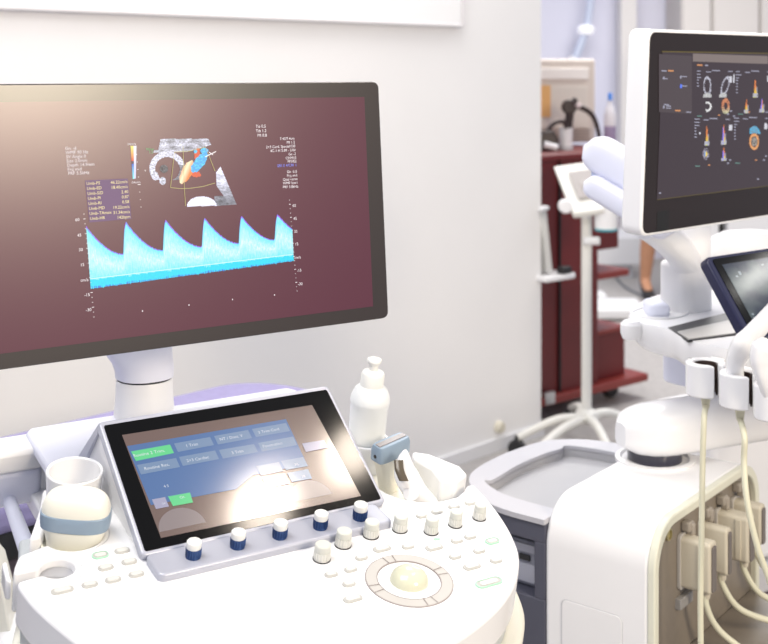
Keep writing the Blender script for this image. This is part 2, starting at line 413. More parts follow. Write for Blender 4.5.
# wedge carrying the touch panel
p = MB()
top = MTP @ Vector((-PW/2+.004, PH-.002, -.010)); top2 = MTP @ Vector((PW/2-.004, PH-.002, -.010))
p.hull([top, top2, MTP @ Vector((-PW/2+.004, .004, -.011)), MTP @ Vector((PW/2-.004, .004, -.011)), A(.500, .350, -.004), A(.806, .350, -.004), A(.500, .11, -.004), A(.806, .11, -.004)])
obj('panel_wedge', p, white, ml, .003)
p = MB()
tl_ = MTP @ Vector((-PW/2+.001, PH, -.002))
p.hull([tl_, tl_+U*.006, tl_-N_*.014, tl_-N_*.014+U*.006, A(.494, .358, .004), A(.502, .358, .004), A(.494, .340, -.002), A(.502, .340, -.002)])
obj('wedge_edge', p, silver, ml, .002)
# rear frame behind deck
p = MB(); p.prism([(.452, .30), (.452, .452), (.462, .465), (.858, .465), (.868, .452), (.868, .30)], -.014, .0, MA); obj('rear_shelf', p, pale, ml, .004)
p = MB(); p.prism([(.452, .30), (.452, .35), (.868, .35), (.868, .30)], -.075, -.012, MA); p.prism([(.456, .42), (.456, .452), (.868, .452), (.868, .42)], -.075, -.012, MA)
p.prism([(.452, .30), (.452, .452), (.868, .452), (.868, .30)], -.095, -.07, MA); obj('rear_frame', p, white, ml, .004)
p = MB(); p.box((.4535, .443, -.036), (.004, .006, .042), MA); obj('rear_slot', p, dark, ml)
# white side rail reaching left
p = MB(); p.prism(rrect(.385, .435, .17, .05, .012), -.034, -.004, MA); obj('side_rail', p, white, ml, .006)
p = MB(); p.prism(rrect(.385, .437, .168, .046, .012), -.085, -.036, MA); obj('side_rail', p, pale, ml, .006)  # lower half in pale: shade below the white rail put into its colour
# chassis, column, base and wheels
p = MB(); p.prism(rrect(.65, 1.60, .26, .22, .05), .30, .86, frame(U, V_, Z, Vector())); obj('column', p, white, ml, .01)
p = MB(); p.prism(rrect(.66, 1.74, .40, .46, .06), .14, .63, frame(U, V_, Z, Vector())); obj('chassis', p, white2, ml, .03, 4)
p = MB(); p.prism(rrect(.66, 1.62, .50, .74, .10), .09, .17, frame(U, V_, Z, Vector())); obj('base', p, greyp, ml, .02, 3)
for du, dv in ((-.2, -.3), (.2, -.3), (-.2, .3), (.2, .3)):
    p = MB(); c = uv(.66+du, 1.62+dv, .055); p.rod(c-U*.02, c+U*.02, .055, seg=28); w = obj('castor', p, dark, ml, .006)
    p = MB(); p.rod(c+Z*.05, c+Z*.09, .014); p.box((0, 0, .052), (.056, .03, .012), Matrix.Translation(c)); obj('castor_fork', p, greyp, w)
p = MB(); q_ = [W(x_, y_, 1.86) for x_, y_ in ((-40, 556), (-14, 560), (-2, 575), (6, 605), (11, 635), (12, 675), (11, 720), (-40, 720))]
p.loft([q_, [a+Vector((-.02, .10, 0)) for a in q_]]); obj('side_guard', p, cream, ml, .004)
# monitor post
MP = Matrix.Translation(uv(.622, 1.645, 0))
p = MB(); p.lathe([(.052, .94), (.050, .96), (.0455, .985), (.0415, 1.025), (.0402, 1.055), (.0395, 1.057)], MP, 44); po = obj('monitor_post', p, white, ml)
p = MB(); p.lathe([(.0385, 1.053), (.0385, 1.0615)], MP, 44); obj('post_seam', p, dark, po)
p = MB()
secs = []
for k, (z, off, rx, rv) in enumerate([(1.060, 0, .0402, .0402), (1.07, .0, .041, .0405), (1.082, -.003, .0425, .042), (1.10, -.010, .048, .043), (1.125, -.018, .057, .04), (1.20, -.02, .06, .035), (1.28, -.01, .055, .03)]):
    secs.append([uv(.622+off+a, 1.645-.02*max(0, k-3)+b, z) for a, b in sellipse(rx, rv, 2.3, 36)])
p.loft(secs); obj('monitor_yoke', p, mat('yoke_pale', (.74, .75, .84), .35), po)
# monitor -----------------------------------------------------------
uR = .9255; vB, zB = 1.470, 1.1405; tm = math.atan2(.027, .343)
YM = (Z*math.cos(tm)+V_*math.sin(tm)); ZM = U.cross(YM).normalized()      # faces the operator
UM = Vector((.838, .5455, 0)).normalized(); VM = Vector((-UM.y, UM.x, 0)); YM = Z*math.cos(tm)+VM*math.sin(tm); ZM = UM.cross(YM).normalized()
MM = frame(UM, YM, ZM, uv(uR+.002, vB, zB))
MWd, MHt = .604, .344
p = MB(); p.prism(rrect(-MWd/2, MHt/2, MWd, MHt, .010), -.030, -.002, MM); mo = obj('monitor', p, mat('monitor_shell', (.10, .09, .09), .4), ml, .004, 3)
p = MB(); p.hull([MM @ Vector((-MWd/2+a*.2, MHt/2+b*.11, -.028)) for a in (-1, 1) for b in (-1, 1)]+[MM @ Vector((-MWd/2+a*.13, MHt/2+b*.07, -.055)) for a in (-1, 1) for b in (-1, 1)]); obj('monitor_back', p, mat('monitor_shell', (.10, .09, .09), .4), mo, .006)
p = MB(); p.prism(rrect(-MWd/2, MHt/2, MWd-.002, MHt-.002, .009), -.003, .0, MM); obj('bezel', p, bezA, mo, .001, 2)
sR = on(MM, 362, 97)[0]-.0; sT = on(MM, 362, 97)[1]; sB = on(MM, 375, 306)[1]; sRb = on(MM, 375, 306)[0]
sL = -MWd-sR
p = MB(); quad(p, [(sL, sB), ((sR+sRb)/2, sB), ((sR+sRb)/2, sT), (sL, sT)], MM, .0006); obj('screen', p, screenA, mo)
mm = lambda px, py: on(MM, px, py, .0012)
# scan texts on the monitor
def txt(name, m, items, M, f, parent, h):
    p = MB()
    for s, px, py, sz, al in items:
        x, y = f(px, py); text_into(p, s, x, y, sz, M, al, h)
    return obj(name, p, m, parent)
tl = [('Gn. -6', 65, 150), ('WMF 90 Hz', 65.5, 154.2), ('SV Angle 0', 66, 158.4), ('Size 2.0mm', 66.5, 162.6), ('Depth 14.9mm', 67, 166.8), ('Frq mid', 67.5, 171), ('PRF 5.5kHz', 68, 175)]
tr = [('Tis 0.5', 266, 127.5), ('Tib 1.2', 266.5, 132), ('MI 0.8', 267, 136.5)]
tq = [('7.40/7.4cm', 294.5, 139.5), ('MI 1.2', 295, 143.3), ('2+3 Card. Special/OB', 295.3, 147.2), ('4C-1 H 5.00 - 3.00', 295.6, 151.1), ('Gn -2', 296, 155), ('C9/M10', 296.3, 158.9), ('FF3/E2', 296.6, 162.3)]
tq2 = [('Gn -6.0', 297, 172.5), ('Frq mid', 297.3, 176.3), ('Qual norm', 297.6, 180), ('WMF low1', 298, 183.7), ('PRF 3.8kHz', 298.3, 187.5)]
ax = [('60', 79.5, 221), ('45', 81.5, 236.5), ('30', 83, 251), ('15', 84.5, 266), ('cm/s', 88.5, 281), ('-15', 90, 296), ('-30', 91.5, 311)]
ax2 = [('60', 292.5, 207), ('45', 293.5, 220), ('30', 294, 233), ('15', 295, 245.5), ('cm/s', 294.5, 259), ('-15', 297, 272), ('-30', 298, 285.5)]
items = [(s, x, y, .0058, 'LEFT') for s, x, y in tl]+[(s, x, y, .0058, 'RIGHT') for s, x, y in tr]+[(s, x, y, .0052, 'RIGHT') for s, x, y in tq+tq2]+[(s, x, y, .0055, 'RIGHT') for s, x, y in ax]+[(s, x, y, .0055, 'LEFT') for s, x, y in ax2]
items += [('24cm/s', 127.5, 145.2, .004, 'LEFT'), ('-24cm/s', 131, 183.5, .004, 'LEFT'), ('v', 144.5, 171.5, .005, 'LEFT')]
txt('readout_text', txt_w, items, MM, mm, mo, .0012)
txt('blue_text', txt_b, [('SRI II 4/CRI 1', 296.8, 166.2, .0056, 'RIGHT')], MM, mm, mo, .0012)
txt('green_text', txt_g, [('Value', 146, 150.5, .0048, 'LEFT'), ('1.5', 149, 153.5, .0048, 'LEFT')], MM, mm, mo, .0012)
p = MB(); quad(p, [mm(89.5, 222.5), mm(131.5, 218.8), mm(127.8, 178.5), mm(85, 180.5)], MM, .0010); obj('table_panel', p, box_p, mo)
rows = [('Umb-PS', '46.22cm/s'), ('Umb-ED', '18.40cm/s'), ('Umb-S/D', '2.40'), ('Umb-PI', '0.87'), ('Umb-RI', '0.58'), ('Umb-MD', '19.22cm/s'), ('Umb-TAmax', '31.34cm/s'), ('Umb-HR', '142bpm')]
it = []
for i, (a, b) in enumerate(rows):
    it += [(a, 86.3+.5*i, 185+5.02*i, .0055, 'LEFT'), (b, 127.5+.42*i, 183+5.0*i, .0055, 'RIGHT')]
txt('table_text', txt_y, it, MM, lambda a, b: on(MM, a, b, .0014), mo, .0015)
# axis ticks and dots
p = MB()
for (x0, y0, x1, y1, n, w) in ((84, 214, 94, 317, 22, 1), (289.5, 200, 297, 291, 22, 1)):
    for i in range(n):
        t = i/(n-1); a = mm(x0+(x1-x0)*t, y0+(y1-y0)*t); L = .0028 if i % 3 == 1 else .0012
        line(p, (a[0]-L/2, a[1]), (a[0]+L/2, a[1]), .0007, MM, .0012)
for i in range(9):
    t = i/8; a = mm(136+5*t, 147+60*t); L = .004 if i == 5 else .0012; line(p, (a[0]-L/2, a[1]), (a[0]+L/2, a[1]), .0008, MM, .0012)
for x, y in ((142.5, 311), (189, 305), (232.5, 299.5), (274.5, 295)):
    a = mm(x, y); line(p, (a[0]-.0007, a[1]), (a[0]+.0007, a[1]), .0016, MM, .0012)
obj('axis_ticks', p, txt_w, mo)
# colour bar
def lerp(a, b, t): return tuple(x+(y-x)*t for x, y in zip(a, b))
cb = [mm(130.5, 146), mm(136.5, 145.7), mm(135.8, 178.5), mm(132.7, 179)]
def cbp(s, t):
    x = lerp(lerp(cb[0], cb[1], s), lerp(cb[3], cb[2], s), t); return MM @ Vector((x[0], x[1], .0012))
def cbc(s, t):
    if s > .55: return (.8*(1-.2*t),)*2+(.9,)
    if t < .45: return lerp((.9, .8, .2), (.7, .05, .02), t/.45)
    if t < .55: return (.05, .02, .05)
    return lerp((.02, .1, .6), (.3, .9, .95), (t-.55)/.45)
raster('colour_bar', 6, 24, cbp, cbc, mo)
# fan shaped grey scale image with colour flow
F0, F1, F2, F3 = mm(148, 137), mm(240, 133.5), mm(242, 204), mm(150, 211)
def fp(s, t):
    x = lerp(lerp(F0, F1, s), lerp(F3, F2, s), t); return MM @ Vector((x[0], x[1], .0012))
def fcol(s, t):
    X, Y = 148+92*s, 137+70*t+3*(1-s)*t                # about pixels of the display
    Y = 137+(-3.5*s)+(70.5+3.5*(1-s))*t
    n = noise.fractal(Vector((X*.12, Y*.3, 1)), .6, 2.2, 5)*.5+.5
    n2 = noise.fractal(Vector((X*.5, Y*.8, 7)), .6, 2.2, 4)*.5+.5
    xl = 160-(Y-139)*.22; xr = 207.5+(Y-139)*.41
    if Y < 138.8 or X < 148 or X > xr or Y > 206.5+(190-X)*.03: return None
    if X < xl and Y < 150: return None
    g = 0
    if Y < 152-.0*X+(185-X)*.03-max(0, X-185)*.25 and X < 211-(Y-143)*.9+2: g = .25+.75*n*(.5+.5*n2)
    d = math.hypot((X-166)/16.5, (Y-169)/16.5)          # curved outline at left
    if .72 < d < 1.06 and Y < 180 and X > xl-9: g = max(g, (.45+.5*n2)*(1 if Y < 165 or X < 160 else .45)*(1 if X < 182 else .5))
    if math.hypot((X-161)/3.2, (Y-181)/4) < 1: g = max(g, .7*n2+.3)
    if math.hypot((X-154)/3, (Y-176)/4.5) < 1: g = max(g, .6*n2+.3)
    if math.hypot((X-162.5)/4, (Y-169)/4) < 1: g = max(g, .3*n2)
    if X > 214 and Y > 163 and Y > 163+(222-X)*1.2 if X < 222 else (Y > 163): 
        if X > 213.5+max(0, Y-185)*.7: g = max(g, (.5+.8*n)*max(.35, 1-(Y-170)*.02))
    e = (X-199)/15
    if abs(e) < 1 and Y > 206-9.5*math.sqrt(1-e*e): g = max(g, .9)
    if Y > 196 and 212 < X: g = max(g, .35*n+.1)
    # colour flow
    def blob(cx, cy, rx, ry, a):
        c, q = math.cos(R(a)), math.sin(R(a)); x, y = X-cx, Y-cy
        return math.hypot((x*c+y*q)/rx, (-x*q+y*c)/ry)
    w = noise.noise(Vector((X*.3, Y*.3, 3)))*.18
    if blob(197.5, 163, 5.0, 12, 40)+w < 1 or blob(203, 151, 4, 3, 0) < 1 or blob(194, 151.5, 1.6, 2, 0) < 1: return (.08, .42, .88) if n2 > .4 else (.12, .68, .95)
    if blob(185, 172, 5.2, 13, 28)+w < 1: return lerp((.95, .9, .6), (.9, .25, .06), min(1, max(0, abs(X-183-(172-Y)*.45)/5.5)))
    if blob(195.5, 154, 2.8, 5.5, 15)+w < 1 or blob(194, 174.5, 4.6, 3, 0)+w < 1: return (.75, .12, .05)
    if X < xl-4 and not .72 < d < 1.06: return None
    if g <= .04: return None
    g = min(1.1, (g*1.25)**1.35*(.7+.6*n2)); return (g*.82, g*.82, g*.98)
raster('scan_fan', 150, 116, fp, fcol, mo)
p = MB()
def pl(pts, w=.0007, h=.0016):
    q = [on(MM, *a, .0016) for a in pts]
    for a, b in zip(q, q[1:]): line(p, a, b, w, MM, h)
pl([(174.5, 152), (190, 151), (205.5, 147)]); pl([(174.5, 152), (170.5, 187.5)]); pl([(205.5, 147), (215, 171)]); pl([(170.5, 187.5), (180, 188.6), (190, 188.3), (203, 186.5), (215, 183)]); pl([(183, 146), (184.2, 186), (185.5, 206)])
obj('flow_box', p, line_y, mo)
p = MB(); pl([(205, 157), (216, 151.5)], .0012); pl([(209, 152), (213, 155)], .001); obj('gate_mark', p, txt_w, mo)
# Doppler waveform
PK = [-.006, .195, .388, .578, .757, .932, 1.11]
def wave(t):            # height above baseline as a fraction, t across
    for a, b in zip(PK, PK[1:]):
        if a <= t < b:
            k = (t-a)/(b-a)
            if k > .88: q = (k-.88)/.12; return .40+.60*math.sin(q*PI/2)
            return .40+.60*(1-k/.88)**1.75
    return 1
WN = 420; WR = 14
bl0, bl1 = (90, 279), (293.5, 254.3)
def wp(s, t):
    hgt = 51 if True else 0
    top = wave(s)*(54-14*s)*1.02+noise.noise(Vector((s*160, 0, 0)))*.8; bot = -(9.5-3.2*s)-abs(noise.noise(Vector((s*300, 5, 0))))*2.0
    x = bl0[0]+(bl1[0]-bl0[0])*s; y = bl0[1]+(bl1[1]-bl0[1])*s
    d = top+(bot-top)*t
    a = on(MM, x-.075*d*(1-s*.4), y-d, .0012); return MM @ Vector((a[0], a[1], .0012))
def wc(s, t):
    tz = 1-(9.5-3.2*s)/(wave(s)*(54-14*s)+9.5-3.2*s)
    n = noise.noise(Vector((s*130, t*9, 0)))*.5+.5; n2 = noise.noise(Vector((s*420, t*16, 4)))*.5+.5
    if t > tz+.02: return (.03, .75*(.8+.3*n2), .92) if t < .95 or n2 > .5 else (.05, .25, .8)
    if t < .03: return (.35, .12, .85) if n > .5 else (.2, .3, .9)
    e = min(1, t/max(tz, .1)); m = max(0, 1-abs(e-.55)*1.5)
    k = m*(.35+.75*n*n2*1.6)
    return (min(.95, .05+.85*k), .80+.12*k, .92)
raster('doppler_trace', WN, 26, wp, wc, mo)
p = MB(); pl([bl0, bl1], .0007, .0016); obj('base_line', p, glow('line_white', (.8, .95, .95)), mo)

# ------------------------------------------------------------------ probes & bottle on the left machine
def probe_sections(M, secs, n=2.6, seg=36):
    return [[M @ Vector((x, y, z)) for x, y in sellipse(rx, ry, n, seg)] for rx, ry, z in secs]
# curved abdominal probe, head up
ax_r = Matrix.Rotation(R(-30), 4, 'Z')
MPb = MA @ Matrix.Translation((.438, .188, 0)) @ ax_r
t = thing('ultrasound_probe', 'large curved probe with cream dome and blue band, standing in the left console holder', 'ultrasound probe', A(.438, .188, -.05), 'probes in the left console')
p = MB(); p.loft(probe_sections(MPb, [(.014, .012, -.055), (.024, .017, -.035), (.0315, .0205, -.012), (.0335, .0215, .0), (.0375, .0225, .0125)])); obj('handle', p, cream, t)
p = MB(); p.loft(probe_sections(MPb, [(.0365, .0215, .0125), (.0398, .0235, .0138), (.0406, .0245, .022), (.0404, .0245, .031), (.0397, .0238, .032)], 3)); obj('band', p, probeblue, t)
p = MB(); sc = []
for i in range(13):
    a = i/12*PI/2; sc.append((.0394*max(.03, math.cos(a))**.5, .0235*max(.03, math.cos(a))**.5, .032+.024*math.sin(a)))
p.loft(probe_sections(MPb, sc, 2.8)); obj('lens', p, mat('probe_cream', (.82, .80, .70), .35), t)
# thin probe standing outside the left edge
a0, a1 = W(5, 489, 1.62), W(34, 568, 1.50)
d = (a1-a0).normalized()
t = thing('ultrasound_probe', 'slim pale blue pencil probe leaning at the far left edge of the left console', 'ultrasound probe', a1, 'probes in the left console')
p = MB(); p.rod(a0+d*.012, a1, .0085, .0115); obj('handle', p, pale, t)
p = MB(); p.rod(a0-d*.004, a0+d*.004, .0095, .0118); p.rod(a0+d*.004, a0+d*.014, .0118, .0105); obj('cap', p, white, t, .002)
# linear probe with blue head, right holder
MR = MA @ Matrix.Translation((.874, .186, -.02)) @ Matrix.Rotation(R(12), 4, 'Z') @ Matrix.Rotation(R(-4), 4, 'Y')
t = thing('ultrasound_probe', 'linear probe with blue grey rectangular head beside the gel bottle', 'ultrasound probe', A(.866, .186, -.03), 'probes in the left console')
p = MB(); p.loft(probe_sections(MR, [(.012, .010, -.01), (.017, .011, .01), (.023, .0115, .032), (.027, .012, .041)], 3.2)); obj('handle', p, cream, t)
p = MB(); p.loft(probe_sections(MR, [(.0272, .0118, .041), (.0285, .0125, .0425), (.0285, .0120, .058), (.027, .0098, .064)], 6)); hd = obj('head', p, probeblue, t, .001)
p = MB(); p.prism([(-.025, -.0045), (.025, -.0045), (.025, .0045), (-.025, .0045)], .0635, .0652, MR); obj('lens', p, mat('lens_grey', (.28, .26, .26), .3), t, .0005)
p = MB(); p.rod(MR @ Vector((-.0292, 0, .05)), MR @ Vector((-.026, 0, .05)), .0025); obj('marker', p, dark, t)
# endocavity style probe lying with dark lens
c0 = on(MA, 400, 462, .03); c1 = on(MA, 432, 505, .0)
t = thing('ultrasound_probe', 'white curved probe with dark brown lens lying in the right console holder', 'ultrasound probe', A(.86, .13, -.03), 'probes in the left console')
Pa, Pb, Pc, Pd = A(.868, .158, .041), A(.8685, .146, .024), A(.876, .122, .0), A(.895, .118, -.015)
MQ = A(.866, .142, 0)
path = spline([W(404, 453, 1.60), W(405, 472, 1.585), W(415, 490, 1.58), W(432, 506, 1.59)], 8)
secs = []
side = (U*.8-V_*.3).normalized()
for i, q in enumerate(path):
    k = i/(len(path)-1); tan = (path[min(i+1, len(path)-1)]-path[max(i-1, 0)]).normalized(); n = tan.cross(side).normalized(); s2 = n.cross(tan)
    rx = .0035+.0125*math.sin(min(1, k*2.2)*PI/2); rx = rx if k < .6 else rx*(1-(k-.6)*.9)
    secs.append([q+s2*a+n*b for a, b in sellipse(rx, .013-.004*k, 2.4, 24)])
p = MB(); p.loft(secs); obj('handle', p, white2, t)
lensm = mat('lens_brown', (.10, .08, .055), .25)
Lp = spline([W(398.5, 460, 1.578), W(399.5, 470, 1.568), W(404, 481, 1.56)], 6); secs = []
for i, q in enumerate(Lp):
    secs.append([q+Vector((1, .0, .0))*a*(1)+Vector((0, -1, .3))*b for a, b in sellipse(.0062, .006, 3, 16)])
p = MB(); p.loft(secs); obj('lens', p, lensm, t)
p = MB(); hp = W(411, 494, 1.565); p.hull([hp+Vector((a, b, c)) for a, b, c in ((-.012, 0, .006), (-.002, -.006, .011), (.011, -.004, .004), (.011, 0, -.004), (.0, -.006, -.012), (-.010, 0, -.007), (-.008, .014, .0), (.008, .014, -.002))]); obj('end_block', p, white2, t, .0025)
# gel bottle
MB_ = MA @ Matrix.Translation((.876, .256, -.032)) @ Matrix.Scale(.96, 4) @ Matrix.Rotation(R(0), 4, 'X')
t = thing('gel_bottle', 'white squeeze gel bottle standing behind the touch panel', 'bottle', MB_ @ Vector((0, 0, 0)))
p = MB(); p.lathe([(.022, 0), (.0255, .004), (.0265, .02), (.0272, .06), (.0278, .100), (.0292, .104), (.0292, .108), (.0280, .113), (.0245, .122), (.0185, .128), (.0165, .13)], MB_, 44); obj('body', p, bottlem, t)
p = MB(); p.lathe([(.0172, .126), (.0172, .146), (.0155, .149), (.011, .151), (.0068, .153), (.0068, .160), (.0100, .164), (.0108, .1665), (.0100, .169), (.0055, .1695), (.005, .167), (.001, .167)], MB_, 40); obj('cap', p, mat('bottle_cap', (.84, .84, .80), .4), t)

# ================================================================== RIGHT MACHINE
E1 = Vector((.785, -.619, 0)).normalized(); E2 = Vector((-E1.y, E1.x, 0)); P0 = Vector((.429, 1.9, 0))
MBs = frame(E1, E2, Z, P0)                            # body frame
def Bp(a, b, z): return MBs @ Vector((a, b, z))
mr = thing('ultrasound_scanner', 'white ultrasound scanner with grey tray, probe ports and dark echo monitor on the right', 'ultrasound machine', Bp(-.15, .2, 0))
ZT = .775; WB = .445
def arch(off, r, zb, zt, w0, w1):
    pts = [(w0+off, zb)]
    for i in range(13): a = PI-i*PI/24; pts.append((w0+off+r+r*math.cos(a), zt-off-r+r*math.sin(a)))
    for i in range(13): a = PI/2-i*PI/24; pts.append((w1-off-r+r*math.cos(a), zt-off-r+r*math.sin(a)))
    pts.append((w1-off, zb)); return pts
Mar = frame(E2, Z, E1, P0)                            # (across e2, z, along e1)
outer = arch(0, .075, .16, ZT, 0, WB)
p = MB(); p.prism(outer, -.20, -.012, Mar); body = obj('front_shell', p, white2, mr, .006, 3)
inner = arch(.016, .062, .16, ZT, 0, WB)
p = MB(); p.prism(inner[::1], -.012, -.0115, Mar)
p = MB(); rim = outer + inner[::-1]; p.prism(rim, -.014, .0, Mar); obj('port_rim', p, mat('rim_cream', (.74, .74, .62), .4), mr, .003)
p = MB(); p.prism(inner, -.02, -.011, Mar); pp = obj('port_panel', p, taupe, mr, .001)
# hatch outline and door on the near face
hc = [on(frame(E1, Z, -E2, P0), *q) for q in ((562, 600), (622, 616), (622, 660), (562, 660))]
MH = frame(E1, Z, -E2, P0)
hx0, hx1, hy1 = hc[0][0], hc[1][0], (hc[0][1]+hc[1][1])/2
p = MB(); p.prism(rrect((hx0+hx1)/2, hy1-.13, hx1-hx0, .26, .010), -.01, .0012, MH); hd = obj('hatch_door', p, white2, mr, .001)
p = MB(); p.plate([rrect((hx0+hx1)/2, hy1-.13, hx1-hx0+.003, .263, .0115), rrect((hx0+hx1)/2, hy1-.13, hx1-hx0, .26, .010)], -.01, .0006, MH); obj('hatch_gap', p, greyp, hd)
# grey rear body with tray top
def gr(off): return smooth2([(-.20, .0+off), (-.27, -.002+off), (-.335, .015+off*.9), (-.39, .06+off*.7), (-.43+off, .125), (-.438+off, .21), (-.435+off, .30), (-.418+off*.8, .375-off*.4), (-.37, .425-off), (-.30, .445-off), (-.20, .445-off)][::1], 5)
def gro(off):
    q = fine([(-.20, .0+off), (-.28, .001+off), (-.335, .017+off*.9), (-.385, .055+off*.75), (-.425+off*.9, .115), (-.438+off, .21), (-.433+off, .30), (-.415+off*.85, .375-off*.5), (-.37, .422-off*.9), (-.30, .445-off), (-.20, .445-off)], 5)
    return q
# body below the tray with a recess for the printer
p = MB(); p.prism(gro(.004), .16, .40, MBs); obj('rear_body_lower', p, slate2, mr, .006)
cut0, cut1 = -.315, -.217
go = gro(0)
p = MB(); p.prism([q for q in gro(.06)], .40, .70, MBs); obj('rear_body_core', p, slate2, mr)
MF = frame(E1, Z, -E2, P0)                            # near face of the rear body: (a, z), out of face
p = MB()
fx0, fx1 = -.292, -.200
# curved shell made as a ring of wall, with an opening in the flat near part
wall_in, wall_out = gro(.05), gro(.0)
idx = [i for i, (a, b) in enumerate(wall_out)]
def shell(z0, z1, keep):
    mo_, mi_ = [q for q in wall_out if keep(q)], [q for q in wall_in if keep(q)]
    p.prism(mo_+mi_[::-1], z0, z1, MBs)
shell(.70, .735, lambda q: True); shell(.40, .605, lambda q: True); 
p.prism([(-.222, .0), (-.20, .0), (-.20, .06), (-.222, .06)], .604, .701, MBs)
p.prism([q for q in wall_out if not (q[0] > -.33 and q[1] < .2)]+[q for q in wall_in if not (q[0] > -.33 and q[1] < .2)][::-1], .604, .701, MBs)
obj('rear_body', p, slate, mr, .004)
# printer inside the recess
pr = thing('thermal_printer', 'grey printer set in the dark recess of the right scanner', 'printer', Bp(-.27, .045, .606))
p = MB(); p.prism([(-.325, .030), (-.226, .030), (-.226, .058), (-.325, .058)], .606, .684, MBs); obj('housing', p, mat('printer_grey', (.26, .27, .33), .45), pr, .004)
p = MB(); p.box((-.262, .672, -.0285), (.06, .014, .004), MF); obj('buttons', p, mat('printer_pale', (.42, .43, .5), .4), pr, .001)
p = MB(); p.box((-.258, .655, -.0285), (.022, .010, .004), MF); obj('paper_slot', p, dark, pr, .001)
p = MB(); p.box((-.262, .629, -.0285), (.06, .032, .003), MF); obj('paper_door', p, mat('printer_pale', (.42, .43, .5), .4), pr, .001)
# tray
p = MB(); p.plate([gro(-.004), gro(.053)], .733, .742, MBs); obj('tray_rim', p, trayrim, mr, .003, 2)
p = MB(); p.plate([gro(.049), gro(.053)], .702, .735, MBs); obj('tray_wall', p, traym, mr)
p = MB(); p.prism(gro(.050), .702, .720, MBs); obj('tray', p, traym, mr)
# base plate + wheels
p = MB(); p.prism([(.06, -.02), (.06, .46), (-.40, .46), (-.46, .3), (-.46, .12), (-.40, -.02)], .09, .17, MBs); obj('base', p, greyp, mr, .02)
for a, b in ((.02, .02), (.02, .42), (-.38, .04), (-.38, .40)):
    p = MB(); c = Bp(a, b, .055); p.rod(c-E2*.02, c+E2*.02, .055, seg=28); w = obj('castor', p, dark, mr, .006)
    p = MB(); p.rod(c+Z*.05, c+Z*.09, .014); p.box((0, 0, .052), (.056, .03, .012), Matrix.Translation(c)); obj('castor_fork', p, greyp, w)
# ledge under the ports
p = MB(); p.prism([(-.012, .016), (.10, .03), (.10, .43), (-.012, .43)], .515, .53, MBs)
p.box((.04, .22, .40), (.1, .40, .22), MBs); obj('port_ledge', p, taupe, mr, .004)
# small round key hole & latches
MPn = Mar @ Matrix.Translation((0, 0, -.011))
q = on(MPn, 667, 534); p = MB(); p.lathe([(.010, 0), (.010, .005), (.0075, .006), (.007, .002), (.001, .002)], MPn @ Matrix.Translation((q[0], q[1], 0)), 24); obj('lock', p, mat('lock_gold', (.5, .44, .24), .35, metal=.6), mr)
latchpx = [(683, 528), (702, 514), (718, 502), (734, 489)]
for a in latchpx:
    q = on(MPn, *a); p = MB(); p.box((q[0], q[1]+.006, .008), (.020, .016, .016), MPn); p.box((q[0]+.004, q[1], .012), (.012, .022, .014), MPn); obj('latch', p, mat('latch_taupe', (.36, .32, .27), .4), mr, .003)
for c_ in ((679, 601),): 
    q = on(MPn, *c_); p = MB(); p.box((q[0]+.01, q[1], .004), (.05, .018, .012), MPn); obj('port_sill', p, mat('sill_grey', (.34, .33, .32), .4), mr, .002)
# connectors
conn = [('nearest wide flat beige connector plugged into the port panel', (677, 537), (677, 588), .056, .030), ('second beige connector from the front rim of the port panel', (697, 523), (697, 570), .052, .022),
        ('thick ribbed beige connector, third on the port panel', (714, 511), (714, 557), .060, .034), ('farthest beige connector on the port panel', (730, 500), (730, 540), .055, .026)]
conn_out = []
for i, (lb, a, b, dep, thk) in enumerate(conn):
    qa, qb = on(MPn, *a), on(MPn, *b)
    x0 = qa[0]+.002; z1, z0 = qa[1], qb[1]
    cz, hh = (z0+z1)/2, abs(z1-z0)
    t = thing('probe_connector', lb, 'connector', MPn @ Vector((x0+thk/2, z0, .0)), 'connectors in the port panel')
    p = MB(); p.prism(rrect(x0+thk/2, cz, thk, hh, .008), .001, dep, MPn); obj('housing', p, connm, t, .004, 3)
    p = MB(); p.prism(rrect(x0+thk/2, cz-.002, thk*.55, hh*.88, .004), dep-.001, dep+.0025, MPn); obj('label_strip', p, connd, t, .001)
    p = MB(); p.prism(rrect(x0+thk/2, cz, thk+.006, hh+.008, .008), .0, .006, MPn); obj('collar', p, mat('collar_grey', (.5, .48, .45), .45), t, .001)
    if i in (0, 2):
        p = MB(); p.box((x0-.0006, cz, dep*.72), (.003, hh*.86, .010), MPn); obj('rib', p, connm, t, .001)
    s0 = MPn @ Vector((x0+thk*.5, z0+.012, dep-.012)); 
    p = MB(); sag = [s0, s0+Vector((0, 0, -.03)), s0+E1*.03+E2*.02+Z*-.075, s0+E1*.09+E2*.10+Z*-.105, s0+E1*.16+E2*.24+Z*-.10, s0+E1*.22+E2*.40+Z*-.13]
    if i == 0: sag = [s0, s0-Z*.035, s0+E1*.015+E2*.02-Z*.08, s0+E1*.06+E2*.06-Z*.13, s0+E1*.1+E2*.14-Z*.22]
    p.tube(sag, .0052, 12); obj('cable', p, cablem, t)
    p = MB(); p.rod(s0+Z*.004, s0-Z*.022, .0085, .006); obj('strain_relief', p, connm, t)
